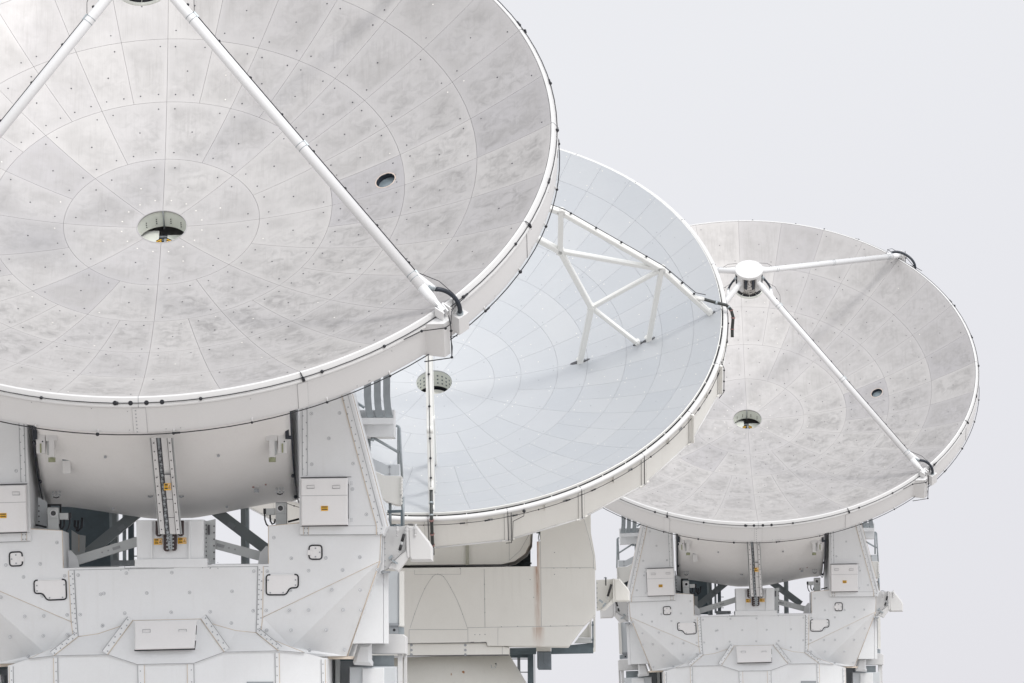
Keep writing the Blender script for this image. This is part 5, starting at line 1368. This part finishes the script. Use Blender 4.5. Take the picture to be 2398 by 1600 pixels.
    mb.tube([b5(2015, 604, -.9), b5(2030, 596, -.9), b5(2045, 604, -.9)], .010, 5, 0); mb.build('latch', ['galv'], o)
make_truss_antenna(Bt)

# ------------------------------------------------------------ setting: ground, hill
def struct(o): o['kind'] = 'structure'; return o
m, nt, b = nodes('desert_gravel')
v1, _ = coords(nt)
c = mixc(nt, noise(nt, v1, 0.05, 6), (0.44, 0.42, 0.40), (0.54, 0.52, 0.50)); c = mixc(nt, ramp(nt, noise(nt, v1, 4, 8, .7), .4, .7, 0, .5), c, (0.34, 0.31, 0.285))
nt.links.new(c, b.inputs['Base Color']); b.inputs['Roughness'].default_value = .95
M['ground'] = m
mb = MB(); S = 9000; mb.face([(-S, -2000, 0), (S, -2000, 0), (S, 2 * S, 0), (-S, 2 * S, 0)]); struct(mb.build('ground', 'ground'))
m, nt, b = nodes('snowy_rock'); v1, _ = coords(nt)
c = mixc(nt, ramp(nt, noise(nt, v1, .02, 8, .7), .42, .6), (0.55, 0.52, 0.50), (0.88, 0.88, 0.89)); nt.links.new(c, b.inputs['Base Color']); M['snow'] = m
mb = MB(); n1, n2 = 60, 24; D = 5200.0; rnd = random.Random(4)
def hz(x, y):
    u = (x - 124) / 26; v = (y - D) / 500
    return max(0, 32 * math.exp(-(u * u)) * math.exp(-v * v) + 1.3 * math.sin(x * .11) * math.exp(-(u * u)) + .9 * math.sin(x * .31 + y * .02) * math.exp(-u * u), (7 + 5 * math.sin(x * .004 + 1) + 2 * math.sin(x * .013)) * math.exp(-v * v)) - .5
g = [[((128 - 420 + 840 * i / n1) if 10 < i < n1 - 10 else (128 - 140 - 420 * (10 - i)) if i <= 10 else (128 + 140 + 420 * (i - n1 + 10)), D - 1200 + 2400 * j / n2) for j in range(n2 + 1)] for i in range(n1 + 1)]
for i in range(n1):
    for j in range(n2):
        q = [g[i][j], g[i + 1][j], g[i + 1][j + 1], g[i][j + 1]]; mb.face([(x, y, hz(x, y)) for x, y in q], 0, True)
struct(mb.build('hills', 'snow', merge=True))

# ------------------------------------------------------------ light
sunv = Vector((0.36, -0.58, 0.73)).normalized()
sl = bpy.data.lights.new('sun', 'SUN'); HALO = 1.2; sl.energy = 1.3; sl.angle = rad(8); sl.color = (1, .97, .93)
so = bpy.data.objects.new('sun', sl); C.objects.link(so); so.rotation_euler = sunv.to_track_quat('Z', 'Y').to_euler()
w = bpy.data.worlds.new('World'); bpy.context.scene.world = w; w.use_nodes = True
nt = w.node_tree; bg = nt.nodes['Background']
sky = nt.nodes.new('ShaderNodeTexSky'); sky.sky_type = 'NISHITA'; sky.sun_disc = False
sky.sun_elevation = math.asin(sunv.z); sky.sun_rotation = math.atan2(sunv.x, sunv.y)
sky.dust_density = 5; sky.altitude = 5000
# thin high overcast: the clear-sky colour survives only as a faint tint under a bright even cloud sheet
tc = nt.nodes.new('ShaderNodeTexCoord')
cl = noise(nt, tc.outputs['Generated'], 2.2, 5, .55)
sheet = mixc(nt, ramp(nt, cl, .3, .7), (8.42, 8.47, 8.78), (8.70, 8.73, 8.96))
sz = nt.nodes.new('ShaderNodeSeparateXYZ'); nt.links.new(tc.outputs['Generated'], sz.inputs[0])
sheet = mixc(nt, ramp(nt, math_(nt, 'SUBTRACT', sz.outputs[2], math_(nt, 'MULTIPLY', sz.outputs[0], .25)), -.02, .11), (7.75, 7.68, 8.12), sheet)
# the cloud veil is much brighter around the hidden sun (behind the camera), as real haze is
dt = nt.nodes.new('ShaderNodeVectorMath'); dt.operation = 'DOT_PRODUCT'; nt.links.new(tc.outputs['Generated'], dt.inputs[0]); dt.inputs[1].default_value = sunv
halo = ramp(nt, dt.outputs['Value'], 0.0, 1.0, 0, 1); halo = math_(nt, 'POWER', halo, 1.6)
gain = math_(nt, 'ADD', math_(nt, 'MULTIPLY', halo, HALO), 1.0)
vm = nt.nodes.new('ShaderNodeVectorMath'); vm.operation = 'SCALE'; nt.links.new(sheet, vm.inputs[0]); nt.links.new(gain, vm.inputs[3])
bgc = mixc(nt, 0.97, sky.outputs[0], vm.outputs[0])
nt.links.new(bgc, bg.inputs['Color']); bg.inputs['Strength'].default_value = 0.10

# ------------------------------------------------------------ camera
cp, sp = math.cos(PITCH), math.sin(PITCH); cr, sr = math.cos(ROLL), math.sin(ROLL)
R0 = Vector((1, 0, 0)); U0 = Vector((0, -sp, cp)); Fw = Vector((0, cp, sp))
right = R0 * cr - U0 * sr; up = R0 * sr + U0 * cr
cam = bpy.data.cameras.new('camera'); co = bpy.data.objects.new('camera', cam); C.objects.link(co)
mt = Matrix((right, up, -Fw)).transposed().to_4x4(); mt.translation = Vector((0, 0, CAM_Z)); co.matrix_world = mt
cam.sensor_width = 36; cam.lens = 36 * F / W; cam.clip_start = 1; cam.clip_end = 30000
sc = bpy.context.scene; sc.camera = co
sc.view_settings.view_transform = 'Standard'; sc.view_settings.look = 'None'; sc.view_settings.exposure = 0; sc.view_settings.gamma = 1
sc.cycles.max_bounces = 8; sc.cycles.use_denoising = True
